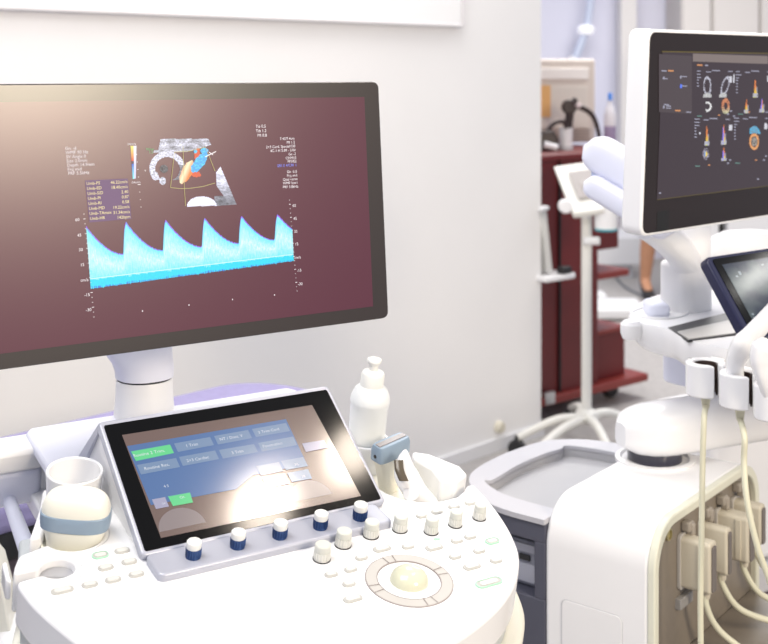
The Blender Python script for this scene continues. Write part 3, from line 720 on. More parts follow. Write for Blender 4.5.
# pivot and swing arm
pv = Bp(-.149, .311, 0)
p = MB(); p.lathe([(.073, ZT-.002), (.073, ZT+.004), (.064, ZT+.005), (.060, ZT+.001), (.001, ZT+.001)], Matrix.Translation(pv), 48); pvt = obj('pivot_dish', p, white2, mr)
p = MB(); p.lathe([(.050, ZT), (.050, ZT+.024), (.04, ZT+.03)], Matrix.Translation(pv), 40); obj('pivot', p, mat('pivot_dark', (.03, .03, .05), .3, coat=.4), pvt)
AD = Vector((.93, .37, 0)).normalized(); AN = Vector((-AD.y, AD.x, 0))
secs = []
L = .40
for i in range(25):
    k = i/24; s = -.075+(L+.14)*k
    e = min(1, (s+.078)/.09); e2 = min(1, (L+.068-s)/.09)
    rr = math.sqrt(max(0.02, 1-(1-e)**2))*math.sqrt(max(.02, 1-(1-e2)**2))
    zc = ZT+.054+.012*k
    secs.append([pv+AD*s+AN*a+Z*(zc+b) for a, b in sellipse(.068*rr, .042*(.35+.65*rr), 3.2, 32)])
p = MB(); p.loft(secs); obj('swing_arm', p, white2, mr)
# lift column and second pivot
colc = W(716, 390, 2.40); colc.z = 0
p = MB(); p.prism(rrect(0, 0, .19, .15, .035), .88, 1.01, Matrix.Translation(colc) @ Matrix.Rotation(R(40), 4, 'Z')); obj('lift_column', p, pale, mr, .006)
# ---------------- console of the right machine
zc = 1.035
def cz(px, py, z=zc): q = onz(px, py, z); return Vector((q.x, q.y, 0))
top_px = [(636, 321), (650, 325), (667, 329.5), (682, 338), (700, 343), (720, 348)]
near = [cz(*q) for q in top_px]
edge = [(628, 314), (634, 306), (645, 299), (662, 293.5)]
rear = [cz(*q) for q in edge]
dirn = (near[-1]-near[-3]).normalized()
far = [near[-1]+E1*.10, near[-1]+E1*.24+E2*.03, near[-1]+E1*.30+E2*.12, near[-1]+E1*.31+E2*.45, near[-1]+E1*.2+E2*.55, rear[-1]+E2*.10+E1*.03]
loop = [tuple(q.xy) for q in ([rear[0]]+near+far+rear[::-1][:-1])]
loop = smooth2(loop, 4)
cxy = (sum(a for a, b in loop)/len(loop), sum(b for a, b in loop)/len(loop))
secs = []
for z, f in ((zc-.058, .80), (zc-.052, .90), (zc-.038, .965), (zc-.018, .995), (zc-.006, 1.0), (zc, .985)):
    secs.append([Vector((cxy[0]+(a-cxy[0])*f, cxy[1]+(b-cxy[1])*f, z)) for a, b in loop])
p = MB(); p.loft(secs); con = obj('console_body', p, white2, mr)
# cup hollow in left end, and recessed slot
MCo = frame(E1, E2, Z, Vector((0, 0, zc)))
q = cz(660, 313); p = MB()
Mc = Matrix.Translation((q.x, q.y, zc)) @ E1.to_track_quat('X', 'Z').to_matrix().to_4x4()
hol = [(a, b) for a, b in sellipse(.045, .058, 2.4, 36)]
p.plate([[(a*1.12, b*1.1) for a, b in hol], hol], -.004, .004, Mc); p.prism([(a*1.0, b*1.0) for a, b in hol], -.003, .0006, Mc); obj('console_hollow', p, white, con, .002)
p = MB(); r4 = [cz(*a) for a in ((668, 328), (688, 341.5), (748, 334), (728, 313))]
p.prism([tuple(a.xy) for a in r4], zc-.002, zc+.0015); sl = obj('keyboard_recess', p, dark, con, .0005)
p = MB(); r5 = [cz(*a) for a in ((677.5, 333.5), (689, 341), (747, 333.5), (735, 320.5))]
p.prism([tuple(a.xy) for a in r5], zc+.001, zc+.004); obj('keyboard_drawer', p, mat('drawer_grey', (.50, .49, .47), .4), sl, .001)
# left end cap of the console (probe parking knob)
q = cz(627, 322); p = MB()
p.lathe([(.004, -.022), (.016, -.020), (.020, -.010), (.020, .006), (.014, .013), (.004, .015)], Matrix.Translation((q.x+.008, q.y, zc-.010)), 36); obj('end_cap', p, white2, con)
q = W(693, 360, 1.935); p = MB(); p.box((q.x, q.y, q.z), (.010, .012, .004), Matrix()); obj('usb_port', p, dark, con)
# ---------------- neck, monitor arm
nk = W(686, 305, 2.34); nk.z = 0
p = MB(); p.prism(rrect(0, 0, .086, .084, .028), zc-.006, 1.128, Matrix.Translation(nk) @ Matrix.Rotation(R(35), 4, 'Z')); nko = obj('neck', p, white, mr, .008)
q = W(656, 300, 2.28); p = MB(); p.box((q.x, q.y, zc+.012), (.04, .07, .03), Matrix()); obj('neck_step', p, pale, nko, .01)
nj = W(692, 280, 2.34); p = MB(); p.lathe([(.036, 1.12), (.036, 1.19), (.032, 1.22), (.026, 1.232), (.004, 1.236)], Matrix.Translation((nj.x, nj.y, 0)), 36); obj('neck_joint', p, white, nko)
def bar(a, b, rw, rh, name, m, par):
    a, b = Vector(a), Vector(b); d = (b-a); Ln = d.length; d.normalize(); s = d.cross(Z).normalized(); n = s.cross(d)
    secs = []
    for i in range(27):
        k = i/26; x = -rh+(Ln+2*rh)*k; e = min(1, (x+rh)/rh/1.0); e2 = min(1, (Ln+rh-x)/rh)
        f = math.sqrt(max(.01, 1-(1-e)**2))*math.sqrt(max(.01, 1-(1-e2)**2))
        secs.append([a+d*x+s*u_*(.45+.55*f)+n*v_*f for u_, v_ in sellipse(rw, rh, 3.5, 28)])
    p = MB(); p.loft(secs); return obj(name, p, m, par)
ua = bar(W(602, 155, 2.20), W(680, 201, 2.14), .036, .034, 'upper_monitor_arm', pale, mr)
la = bar(W(597, 187, 2.18), W(662, 226, 2.13), .034, .022, 'lower_monitor_arm', pale, mr)
p = MB(); q = W(602, 175, 2.20); p.rod(q-Z*.035, q+Z*.03, .02); obj('arm_joint', p, mat('joint_blue', (.5, .58, .8), .4), la)
p = MB(); p.tube([W(648, 224, 2.2), W(664, 236, 2.24), W(680, 252, 2.29), W(689, 270, 2.33), W(691, 290, 2.34)], .030, 20); obj('arm_elbow', p, white, la)
# ---------------- monitor of the right machine
wv = Vector((.74, .672, 0)).normalized(); wn = Vector((wv.y, -wv.x, 0)); tb = R(-2.6)
YB = Z*math.cos(tb)-wn*math.sin(tb); ZB = wv.cross(YB).normalized()
MBm = frame(wv, YB, ZB, W(640.5, 237.5, 1.95))
HB = on(MBm, 652, 29)[1]; WBm = HB*1.62
print('monB', HB, on(MBm, 656, 29), 'A', sL, sR, sRb, sT, sB)
p = MB(); p.prism(rrect(WBm/2, HB/2, WBm, HB, .018), -.040, 0, MBm); mb_ = obj('monitor', p, white2, mr, .004, 3)
p = MB(); p.hull([MBm @ Vector((WBm/2+a*.2, HB/2+b*.12, -.038)) for a in (-1, 1) for b in (-1, 1)]+[MBm @ Vector((WBm/2+a*.14, HB/2+b*.08, -.06)) for a in (-1, 1) for b in (-1, 1)]); obj('monitor_back', p, white, mb_, .006)
p = MB(); p.prism(rrect(WBm/2, HB/2, WBm-.010, HB-.010, .014), -.001, .0008, MBm); obj('bezel', p, bezB, mb_, .0005, 2)
s0_, s1_ = on(MBm, 657, 199.5), on(MBm, 661, 51.5)
bx0 = (s0_[0]+s1_[0])/2; bx1 = WBm-bx0
p = MB(); quad(p, [(bx0, s0_[1]), (bx1, s0_[1]), (bx1, s1_[1]), (bx0, s1_[1])], MBm, .0013); obj('screen', p, screenB, mb_)
p = MB(); line(p, (bx0-.002, s1_[1]), (bx1, s1_[1]), .0022, MBm, .0015); line(p, (bx0, s0_[1]), (bx1, s0_[1]), .0012, MBm, .0015); obj('screen_edge', p, mat('screen_edge_olive', (.10, .08, .02), .4), mb_)
p = MB(); q = on(MBm, 663, 221, .0012); p.prism(rrect(q[0], q[1], .034, .034, .001), .0, .0011, MBm); obj('sticker', p, mat('sticker_dark', (.006, .006, .005), .5), mb_)
# echo pictures on that screen
mB = lambda px, py: on(MBm, px, py, .0018)
p = MB(); quad(p, [mB(693, 61.5), mB(768, 64), mB(768, 56), mB(693, 53.5)], MBm, .0016); obj('title_bar', p, glow('title_grey', (.20, .16, .15)), mb_)
side_p = MB(); quad(side_p, [mB(659, 112), mB(692, 114), mB(692, 56), mB(659, 54)], MBm, .0015); obj('side_menu', side_p, glow('menu_mauve', (.062, .045, .053)), mb_)
ims = []
G0, G1, G2, G3 = mB(692, 66), mB(790, 69), mB(786, 181), mB(688, 190)
cl = []   # clusters: (x, y, w, h, kind)
cl = [(706, 86, 5, 10, 'e'), (723, 86, 5, 10, 'e2'), (753, 87, 3, 9, 'r'), (706, 106.5, 4, 5, 'c'), (723.5, 106, 4, 8, 'o'), (744, 105, 2.5, 7, 'r'), (760, 104, 3, 7, 'rb'), (705.5, 134, 2.5, 10, 'r'), (721.5, 133, 3, 10, 'rb'), (704.5, 154, 3, 6, 'y'), (721.5, 153, 3, 7, 'rb'), (752, 138, 7, 12, 'big')]
marks = [(728.3, 79.5, 1.3, 3), (731.5, 78.5, .6, 4), (767, 79, 1.5, 3), (728, 127.5, 1.6, 3), (764, 126, 1.5, 3), (699, 133, .8, 1.2)]
def epos(s, t):
    x = lerp(lerp(G0, G1, s), lerp(G3, G2, s), t); return MBm @ Vector((x[0], x[1], .0018))
def ecol(s, t):
    X, Y = 692+98*s-4*t, 66+3*s+(124-12*s)*t
    n = noise.noise(Vector((X*1.1, Y*.9, 0)))*.5+.5
    for x, y, w, h, k in cl:
        dx, dy = (X-x)/w, (Y-y)/h
        if abs(dx) > 1.15 or abs(dy) > 1.15: continue
        d = math.hypot(dx, dy); tri = abs(dx) < .25+.5*(dy+1)/2
        if k in ('e', 'e2'):
            sx = dx-(.5*(-dy) if k == 'e2' else 0)
            dd = math.hypot(sx/.75, dy)
            if dy > .62+.3*abs(sx) and abs(sx) < .75: return (.65*n+.15,)*3
            if .7 < dd < 1 and n > .38: g = .3+.5*n; return (g*.85, g*.85, g)
        elif k == 'c':
            if .62 < d < 1 and dx > -.35: return (.6+.3*n,)*3
        elif k == 'o':
            if .45 < d < 1 and n > .35: return (.55, .2+.4*max(0, dy), .09+.3*max(0, dy))
        elif k in ('r', 'rb'):
            if dy > .72 and abs(dx) < .9 and n > .35: return (.42, .42, .5)
            if abs(dx) < .3+.25*dy and dy > -.8: return (.75, .22+.5*max(0, dy), .05) if k == 'r' or dx > 0 else (.25, .2, .85)
            if abs(dx-.55) < .25 and dy > 0: return (.25, .25, .3)
        elif k == 'y':
            if d < .45: return (.8, .6, .1) if dx > -.1 else (.2, .4, .8)
            if d < .95 and n > .5: return (.35, .33, .42)
        elif k == 'big':
            if dy < -.35 and .45 < d < 1 and dx > -.7: return (.08, .4, .62) if n > .4 else (.2, .2, .25)
            d2 = math.hypot(dx/.72, (dy-.3)/.68)
            if .68 < d2 < 1: return (.75, .40*n+.14, .14*n+.05)
            if d2 < .6 and n > .45: return (.35, .32, .28)
    for x, y, w, h in marks:
        if abs(X-x) < w and abs(Y-y) < h: return (.62, .62, .68)
    return None
raster('echo_images', 150, 170, epos, ecol, mb_)
p = MB(); po_ = MB(); pg = MB()
def dash(mb, x, y, w, h): 
    a, b = mB(x, y), mB(x+w, y+.04*w); line(mb, a, b, h*.0016, MBm, .0019)
for (x, y) in ((697, 71), (736, 71.5), (694.5, 119), (734, 118)):
    for k in range(3): dash(p, x, y+k*3.2, 3+random.random()*2.5, 1.0)
    for k in range(random.randint(3, 5)): dash(p, x, y+9+k*3, 1.5+random.random(), 1.2)
    dash(p, x+9, y+.8, 5, 1.0); dash(p, x+15, y-.6, 8, 1.1); dash(p, x+31, y+.3, 4.5, 1.0)
for x, y in ((662.5, 78.5), (682, 76.5), (682, 86), (666, 108), (664, 104.5), (666, 106), (686, 112)): dash(p, x, y, 5, 1.0)
for x, y in ((727, 114), (730, 111), (733, 116), (766, 112), (727, 163), (729, 160), (763, 160), (765, 156), (757, 179), (659, 193)): dash(p, x, y, 2, 1.5)
for x, y in ((697, 65), (668, 70.7), (675, 110.5)): dash(po_, x, y, 5.5, 1.6)
for x, y in ((718, 115), (748, 112), (708, 165), (755, 160)): dash(po_, x, y, 2, 1.4)
dash(p, 705, 65.3, 3, 1.4); dash(p, 661.5, 70.8, 5, 1.2)
for x, y in ((697, 116), (738, 114), (695, 166), (735, 163)): dash(pg, x, y, 5, 1.0)
for x, y in ((663, 78), (680, 77), (663, 107)): dash(p, x, y, 1.5, 3)
obj('menu_text', p, glow('tiny_text', (.33, .33, .42)), mb_); obj('orange_text', po_, glow('tiny_orange', (.6, .26, .1)), mb_); obj('teal_text', pg, glow('tiny_teal', (.12, .25, .22)), mb_)
p = MB(); dash(p, 680, 86.2, 2, 4); obj('blue_icon', p, glow('tiny_blue', (.1, .2, .9)), mb_)
# ---------------- tablet (touch panel) of the right machine
tv = Vector((.80, .60, 0)).normalized(); tn = Vector((tv.y, -tv.x, 0))
c0 = W(715, 257, 1.98); c1 = W(752, 340, 1.90)
yv = (c0-c1); yv -= tv*yv.dot(tv); yv.normalize(); zt_ = tv.cross(yv).normalized()
MTb = frame(tv, yv, zt_, c1); ht = on(MTb, 712, 256)[1]
p = MB(); p.prism(rrect(.165, ht/2, .34, ht, .012), -.020, 0, MTb); tb_ = obj('touch_tablet', p, mat('tablet_shell', (.012, .014, .05), .3), mr, .004, 3)
p = MB(); p.prism(rrect(.168, ht/2, .322, ht-.012, .006), -.001, .001, MTb); obj('tablet_glass', p, bezT, tb_)
p = MB(); quad(p, [(.024, .016), (.31, .016), (.31, ht-.018), (.024, ht-.018)], MTb, .0014); obj('tablet_display', p, screenC, tb_)
def tpos(s, t): return MTb @ Vector((.024+.286*s, .016+(ht-.034)*t, .0017))
def tcol(s, t):
    n = noise.noise(Vector((s*3.2+2, t*2.4, 1)))+.5*noise.noise(Vector((s*9, t*7, 2))); k = min(1, max(0, n*1.3+.45)); m_ = noise.noise(Vector((s*22, t*18, 5)))
    if m_ > .52: return (.22, .27, .30)
    return lerp((.012, .022, .045), (.085, .115, .115), k)
raster('tablet_picture', 50, 36, tpos, tcol, tb_, vcol_mat('tablet_scan', 1.0, .12))
p = MB(); p.hull([MTb @ Vector((.10, .0, -.018)), MTb @ Vector((.26, .0, -.018)), MTb @ Vector((.10, ht*.6, -.018)), MTb @ Vector((.26, ht*.6, -.018)), (MTb @ Vector((.10, .0, -.07))), MTb @ Vector((.26, 0, -.07))]); obj('tablet_stand', p, white, tb_, .004)
# ---------------- probe holders + probes + hanging cables
hold = [(706, 378, 1.90), (740, 389, 1.85), (775, 401, 1.80)]
HD = (W(*hold[2])-W(*hold[0])); HD.z = 0; HD.normalize(); HNn = Vector((HD.y, -HD.x, 0))
GD = Vector((.42, -.9, 0)).normalized()
def ring(c, r, hgt, name, par):
    g = math.atan2(GD.y, GD.x); gw = R(14)
    o = [(x*1.0, y) for x, y in circle(0, 0, r, 40, g+gw, g+2*PI-gw)]; i = circle(0, 0, r*.60, 34, g+gw*1.8, g+2*PI-gw*1.8)
    p = MB(); p.prism(o+i[::-1], -hgt/2, hgt/2, Matrix.Translation(c)); return obj(name, p, white2, par, .005, 3)
ringc = []
lin = mat('liner_brown', (.035, .018, .014), .5)
for k, a in enumerate(hold):
    c = W(*a); ringc.append(c)
    rr_ = ring(c, .0315, .052, 'probe_holder', mr)
    g = math.atan2(GD.y, GD.x); gw = R(17)
    o = circle(0, 0, .0180, 34, g+gw*1.5, g+2*PI-gw*1.5); i = circle(0, 0, .0160, 34, g+gw*1.6, g+2*PI-gw*1.6)
    p = MB(); p.prism(o+i[::-1], -.024, .0235, Matrix.Translation(c)); obj('holder_liner', p, lin, rr_)
p = MB()
BD = Vector((.45, .89, 0))
for c in ringc: p.hull([c+BD*k+HD*a+Z*b for k in (.024, .10) for a in (-.014, .014) for b in (-.018, .012)])
obj('holder_bracket', p, white, mr, .004)
# probe 1: handle leaning up to the right in the second ring
def hang(lab, top_pts, radii, cable, grp='probes on the right machine'):
    t = thing('ultrasound_probe', lab, 'ultrasound probe', cable[0], grp)
    P = spline(top_pts, 8); n = len(P); secs = []
    for i, q in enumerate(P):
        tan = (P[min(i+1, n-1)]-P[max(i-1, 0)]).normalized(); s = tan.cross(Vector((0, 1, 0))).normalized(); w = s.cross(tan)
        k = i/(n-1)*(len(radii)-1); a = int(min(k, len(radii)-2)); f = k-a; r = radii[a]*(1-f)+radii[a+1]*f
        secs.append([q+s*x+w*y for x, y in sellipse(r, r*.8, 2.6, 24)])
    p = MB(); p.loft(secs); obj('handle', p, white2, t)
    p = MB(); p.tube(cable, .0046, 12); obj('cable', p, cablem, t)
    p = MB(); p.rod(top_pts[0], top_pts[0]-Z*.028, .009, .0055); obj('strain_relief', p, cablem, t)
c = ringc[1]
hang('white stick probe leaning up to the right in the middle ring of the holder', [c+Vector((0, -.0, -.02)), W(735, 366, 1.85), W(743, 346, 1.84), W(751, 336, 1.835), W(764, 322, 1.83), W(776, 311, 1.83)], [.010, .0135, .018, .015, .014, .016], [c+Vector((0, 0, -.045)), W(744.5, 437, 1.81), W(744, 462, 1.81), W(747, 500, 1.79), W(757, 545, 1.78), W(772, 590, 1.78), W(778, 640, 1.78)])
c = ringc[0]
hang('white probe cradled in the ring nearest the left of the holder', [c+Vector((0, .002, -.02)), c+Vector((0, .002, .0)), c+Vector((0, .002, .012))], [.009, .0135, .010], [c+Vector((0, 0, -.045)), W(704, 420, 1.87), W(702.5, 470, 1.865), W(701.5, 540, 1.86), W(700.5, 600, 1.86), W(701, 660, 1.86)])
c = ringc[2]
hang('white rounded probe standing in the rightmost ring of the holder', [c+Vector((0, 0, -.02)), W(768, 385, 1.78), W(764, 362, 1.78), W(766, 350, 1.78), W(772, 345, 1.78)], [.010, .0135, .020, .022, .010], [c+Vector((0, 0, -.045)), c+Vector((.005, 0, -.2)), c+Vector((.01, .0, -.4))])

# ================================================================== BACKGROUND
# examination couch behind the left machine
cpt = Vector((-.30, 2.92, 0)); MCch = frame(G, NW, Z, cpt)       # x along wall, y towards camera
ch = thing('examination_couch', 'lavender upholstered examination couch along the wall behind the left scanner', 'couch', MCch @ Vector((-.9, .28, 0)))
def halfcap(w, r, x0): return [(x0, 0), (-r, 0)]+[(-r+r*math.sin(a), w/2-w/2*math.cos(a)) for a in [i*PI/16 for i in range(1, 16)]]+[(-r, w), (x0, w)]
p = MB(); p.prism(halfcap(.36, .14, -1.8), .70, .76, MCch); obj('mattress', p, lav, ch, .02, 4)
p = MB(); p.prism([(-1.76, .03), (-.16, .03), (-.16, .33), (-1.76, .33)], .64, .70, MCch); obj('frame', p, dark, ch, .01)  # dark colour stands for the shadow below the mattress
p = MB(); p.prism([(-1.74, .05), (-.2, .05), (-.2, .31), (-1.74, .31)], .03, .64, MCch); obj('base_panel', p, mat('couch_mauve', (.17, .13, .15), .6), ch, .01)  # mauve side panel, with the shadow under the couch in its colour
for x in (-1.7, -.24):
    for y in (.08, .28):
        p = MB(); p.rod(MCch @ Vector((x, y, 0)), MCch @ Vector((x, y, .05)), .022); obj('leg', p, greyp, ch)
# stand with pole
sx, sy = .815, 4.83
st = thing('roller_stand', 'white pole stand on curved castor legs beside the wall edge', 'stand', (sx, sy, 0))
p = MB(); p.rod((sx, sy, .10), (sx, sy, .93), .021); obj('pole', p, mat('stand_white', (.80, .79, .74), .4), st)
p = MB(); p.lathe([(.045, .085), (.05, .10), (.042, .125), (.022, .14)], Matrix.Translation((sx, sy, 0)), 28); obj('hub', p, mat('stand_white', (.80, .79, .74), .4), st)
for k, (px, py) in enumerate(((517, 443), (523, 476), (612, 466), (632, 430), (571, 417))):
    e = onz(px, py, .035) if k != 0 else onz(517, 447, .04); c = Vector((sx, sy, .10)); e.z = .075
    p = MB(); m_ = (c*.55+e*.45); m_.z = .115; p.tube([c, m_, e], [.020, .014], 14); lg = obj('leg', p, mat('stand_white', (.80, .79, .74), .4), st)
    p = MB(); q = Vector((e.x, e.y, .035)); p.rod(q-Vector((.006, .012, 0)), q+Vector((.006, .012, 0)), .035, seg=24); p.rod(q+Z*.02, q+Z*.05, .01); obj('castor', p, dark, lg, .004)
# tilted tray of the stand
q0 = W(579, 188, 4.80); Mtr = frame(Vector((.86, .5, 0)).normalized(), Vector((-.32, .55, .77)).normalized(), Vector((0, 0, 1)), q0)
xa = (W(600, 212, 4.72)-W(563, 215, 4.72)).normalized(); 
T4 = [W(572, 214, 4.74), W(604, 209, 4.70), W(598, 160, 4.98), W(553, 166, 5.0)]
def slabq(mb, Q, t): 
    n = (Q[1]-Q[0]).cross(Q[3]-Q[0]).normalized()*t
    mb.loft([[q-n for q in Q], list(Q)])
p = MB(); cc_ = sum(T4, Vector())/4
nrm = (T4[1]-T4[0]).cross(T4[3]-T4[0]).normalized()
slabq(p, T4, .03); tr_ = obj('tray', p, mat('stand_white', (.80, .79, .74), .4), st, .008)
p = MB(); slabq(p, [cc_+(q-cc_)*.55+nrm*.003+Vector((.01, 0, .01)) for q in T4], .004); obj('tray_inset', p, mat('inset_grey', (.36, .33, .32), .5), tr_)
p = MB(); q = W(565, 206, 4.76); p.rod(q-Vector((.0, .03, 0)), q+Vector((0, .02, 0)), .027, seg=24); obj('tray_knob', p, white, tr_, .006)
p = MB(); p.rod((sx, sy, .91), T4[0]*.4+T4[1]*.3+T4[2]*.15+T4[3]*.15-Z*.03, .021); obj('tray_neck', p, white, st)
p = MB(); q = W(591, 241, 4.80); p.rod(q-Vector((.03, 0, 0)), q+Vector((.035, 0, 0)), .016); obj('clamp_knob', p, white, st, .004)
# holder cup hung at the stand
q = W(606, 211, 4.76)
t = thing('paper_cup', 'white cylinder cup with teal rim hanging under the stand tray', 'cup', W(606, 231, 4.76))
p = MB(); p.lathe([(.045, -.068), (.047, .0), (.047, .025), (.043, .03), (.001, .03)], Matrix.Translation(q), 32); obj('body', p, white, t)
p = MB(); p.lathe([(.042, -.078), (.0455, -.076), (.0455, -.068), (.001, -.066)], Matrix.Translation(q), 32); obj('teal_rim', p, mat('teal', (.02, .30, .36), .4), t)
p = MB(); p.rod(q+Vector((-.04, 0, .015)), Vector((sx, sy-.0, q.z+.015)), .008); obj('bracket', p, white, t)
# burgundy cart
C1 = Vector((.78, .62, 0)).normalized(); C2 = Vector((-C1.y, C1.x, 0)); MC = frame(C1, C2, Z, Vector((1.178, 5.5, 0)))   # x=0 right end
ca = thing('equipment_cart', 'burgundy wood equipment cart on black castors beyond the wall edge', 'cart', MC @ Vector((-.4, .25, 0)))
p = MB(); p.box((-.40, .26, .60), (.24, .50, 1.03), MC); p.box((-.665, .26, .60), (.28, .48, 1.03), MC); obj('cabinet', p, burg, ca, .006)
p = MB(); p.box((-.524, .014, .6), (.006, .012, 1.0), MC); obj('cabinet_gap', p, dark, ca)
p = MB(); p.box((-.40, .25, .092), (.86, .54, .035), MC); obj('bottom_board', p, burgl, ca, .006)
p = MB(); p.box((-.17, .27, .21), (.21, .46, .20), MC); obj('lower_box', p, burg, ca, .004)
p = MB(); p.box((-.165, .27, .322), (.23, .48, .02), MC); obj('box_top', p, burgl, ca, .004)
p = MB(); p.box((-.165, .27, .575), (.24, .48, .03), MC); obj('middle_shelf', p, burgl, ca, .004)
p = MB(); p.box((-.165, .30, .76), (.23, .42, .16), MC); obj('upper_box', p, burg, ca, .004)
p = MB(); p.box((-.41, .26, 1.125), (.86, .54, .025), MC); obj('top_board', p, burg, ca, .005)
p = MB(); p.box((-.62, -.012, .105), (.06, .02, .05), MC); obj('corner_plate', p, steel, ca)
for x, y in ((-.10, .10), (-.10, .44), (-.70, .06), (-.70, .44)):
    p = MB(); c = MC @ Vector((x, y, .042)); p.rod(c-C2*.02, c+C2*.02, .042, seg=26); w = obj('castor', p, dark, ca, .005)
    p = MB(); p.rod(c+Z*.02, c+Z*.036, .02); obj('castor_stem', p, steel, w)
p = MB(); sh = W(556, 275, 5.0); Ms = frame(C1, C2, Z, sh)
p.prism([(-.12, -.06), (.05, -.06), (.075, -.04), (.075, .02), (.06, .05), (.06, .42), (-.12, .42)], -.012, .008, Ms); obj('side_shelf', p, white, ca, .005)
# devices on the shelf
t = thing('tablet_device', 'grey slab shaped device leaning upright on the white cart shelf', 'device', sh+Vector((-.03, .03, .01)))
p = MB(); Md = frame(C1, C2, Z, sh) @ Matrix.Translation((-.025, .02, .012)) @ Matrix.Rotation(R(-8), 4, 'Y')
p.box((-.02, .03, .14), (.03, .13, .27), Md); obj('case', p, mat('device_grey', (.62, .62, .60), .4), t, .008)
p = MB(); p.box((.0, .03, .14), (.012, .10, .24), Md); obj('screen', p, mat('device_dark', (.3, .31, .3), .3), t, .003)
p = MB(); p.box((-.02, .03, .276), (.05, .14, .016), Md); obj('lid', p, white, t, .004)
p = MB(); p.box((.018, -.03, .024), (.055, .04, .03), frame(C1, C2, Z, sh)); tag(obj('black_block', p, dark, None, .006, origin=sh+Z*.01), 'small black block lying on the white cart shelf', 'block')
# items on the cart top (z = 1.1375)
ZTOP = 1.1375
def ct(px, Y): q = W(px, 100, Y); return Vector((q.x, q.y, ZTOP))
bt = ct(576, 5.68); Mbm = frame(Vector((.93, .36, 0)).normalized(), Vector((-.36, .93, 0)).normalized(), Z, bt)
t = thing('beige_monitor', 'old beige boxy monitor standing on the burgundy cart', 'monitor', bt)
p = MB(); p.box((-.06, .10, .215), (.42, .06, .40), Mbm); p.hull([Mbm @ Vector((x, .12, z)) for x in (-.25, .13) for z in (.03, .40)]+[Mbm @ Vector((x, .30, z)) for x in (-.18, .06) for z in (.08, .34)]); obj('case', p, beige, t, .012)
p = MB(); p.box((-.06, .066, .345), (.33, .012, .055), Mbm); obj('top_strip', p, mat('strip_white', (.85, .80, .76), .5), t, .004)
p = MB(); p.box((-.07, .066, .185), (.34, .01, .20), Mbm); obj('front_panel', p, beige2, t, .003)
p = MB(); p.box((-.14, .06, .215), (.07, .008, .15), Mbm); obj('sticker', p, orange, t)
p = MB()
for i in range(5): p.box((-.05, .066, .02+i*.014), (.33, .012, .006), Mbm)
obj('vents', p, mat('vent_brown', (.35, .28, .26), .5), t)
# flexible scope in a white cup
cupc = ct(566, 5.45)
t = thing('white_pot', 'white pot holding the black scope on the burgundy cart', 'pot', cupc)
p = MB(); p.lathe([(.028, 0), (.030, .08), (.030, .10), (.026, .10), (.025, .01), (.001, .01)], Matrix.Translation(cupc), 28); obj('body', p, white, t)
p = MB(); p.lathe([(.031, .0), (.031, .018), (.028, .019)], Matrix.Translation(cupc), 28); obj('foot', p, greyp, t)
scm = mat('scope_black', (.022, .008, .008), .4)
t = thing('flexible_scope', 'black flexible scope standing in the white pot with a curved hose', 'medical scope', cupc+Z*.02)
Yc = 5.45
p = MB(); p.tube([W(566, 146, Yc), W(568, 130, Yc), W(570, 112, Yc), W(573, 102, Yc)], [.016, .022], 16); obj('grip', p, scm, t)
p = MB(); q = W(569, 107, Yc); p.rod(q-Vector((.0, .02, 0)), q+Vector((0, .02, 0)), .034, seg=26); obj('control_wheel', p, scm, t, .006)
p = MB(); q = W(574, 101, Yc); p.rod(q, W(576, 98.5, Yc), .016, .012); obj('eyepiece', p, scm, t, .003)
p = MB(); p.tube([W(574, 106, Yc), W(580, 107, Yc), W(588, 111, Yc), W(594, 118, Yc), W(598, 130, Yc), W(600, 142, Yc)], [.014, .009], 14); obj('hose', p, scm, t)
p = MB(); p.rod(W(577, 104, Yc-.03), W(580, 107, Yc-.03), .012); obj('port_cap', p, mat('scope_cap', (.6, .5, .5), .4), t)
# black camera-like gadget at the left of the cart top
gq = ct(547, 5.40); t = thing('camera_head', 'small dark red and black gadget with a pale tip by the pot', 'device', gq)
p = MB(); p.hull([gq+Vector((a*.05, b*.04, z)) for a in (-1, 1) for b in (-1, 1) for z in (.0, .05)]+[gq+Vector((a*.03, b*.03, .09)) for a in (-1, 1) for b in (-1, 1)]); obj('body', p, scm, t, .01)
p = MB(); p.rod(gq+Vector((-.02, -.05, .03)), gq+Vector((.04, -.05, .015)), .016); obj('tip', p, white, t, .003)
p = MB(); p.tube([gq+Vector((.0, 0, .085)), gq+Vector((.03, .0, .12)), gq+Vector((.07, 0, .13)), gq+Vector((.09, 0, .10))], .009, 10); obj('lead', p, scm, t)
# spray bottle with blue tip
sb = ct(610, 5.62); t = thing('spray_bottle', 'clear bottle with purple liquid and blue tip behind the monitor arm', 'bottle', sb)
p = MB(); p.lathe([(.026, 0), (.028, .01), (.028, .10)], Matrix.Translation(sb), 26); obj('liquid', p, mat('purple_liquid', (.33, .27, .42), .25), t)
p = MB(); p.lathe([(.028, .10), (.028, .15), (.02, .185), (.009, .205), (.008, .22)], Matrix.Translation(sb), 26); obj('body', p, mat('clear_grey', (.72, .70, .74), .25), t)
p = MB(); p.lathe([(.0095, .22), (.0095, .25), (.007, .256)], Matrix.Translation(sb), 20); obj('tip', p, mat('tip_blue', (.03, .22, .75), .4), t)
# pillar
pil = W(625, 100, 9.3); p = MB(); p.box((pil.x+.03, pil.y+.1, 1.6), (.12, .2, 3.2)); struct(obj('wall_pillar', p, mat('pillar_cream', (.78, .75, .73), .6)))
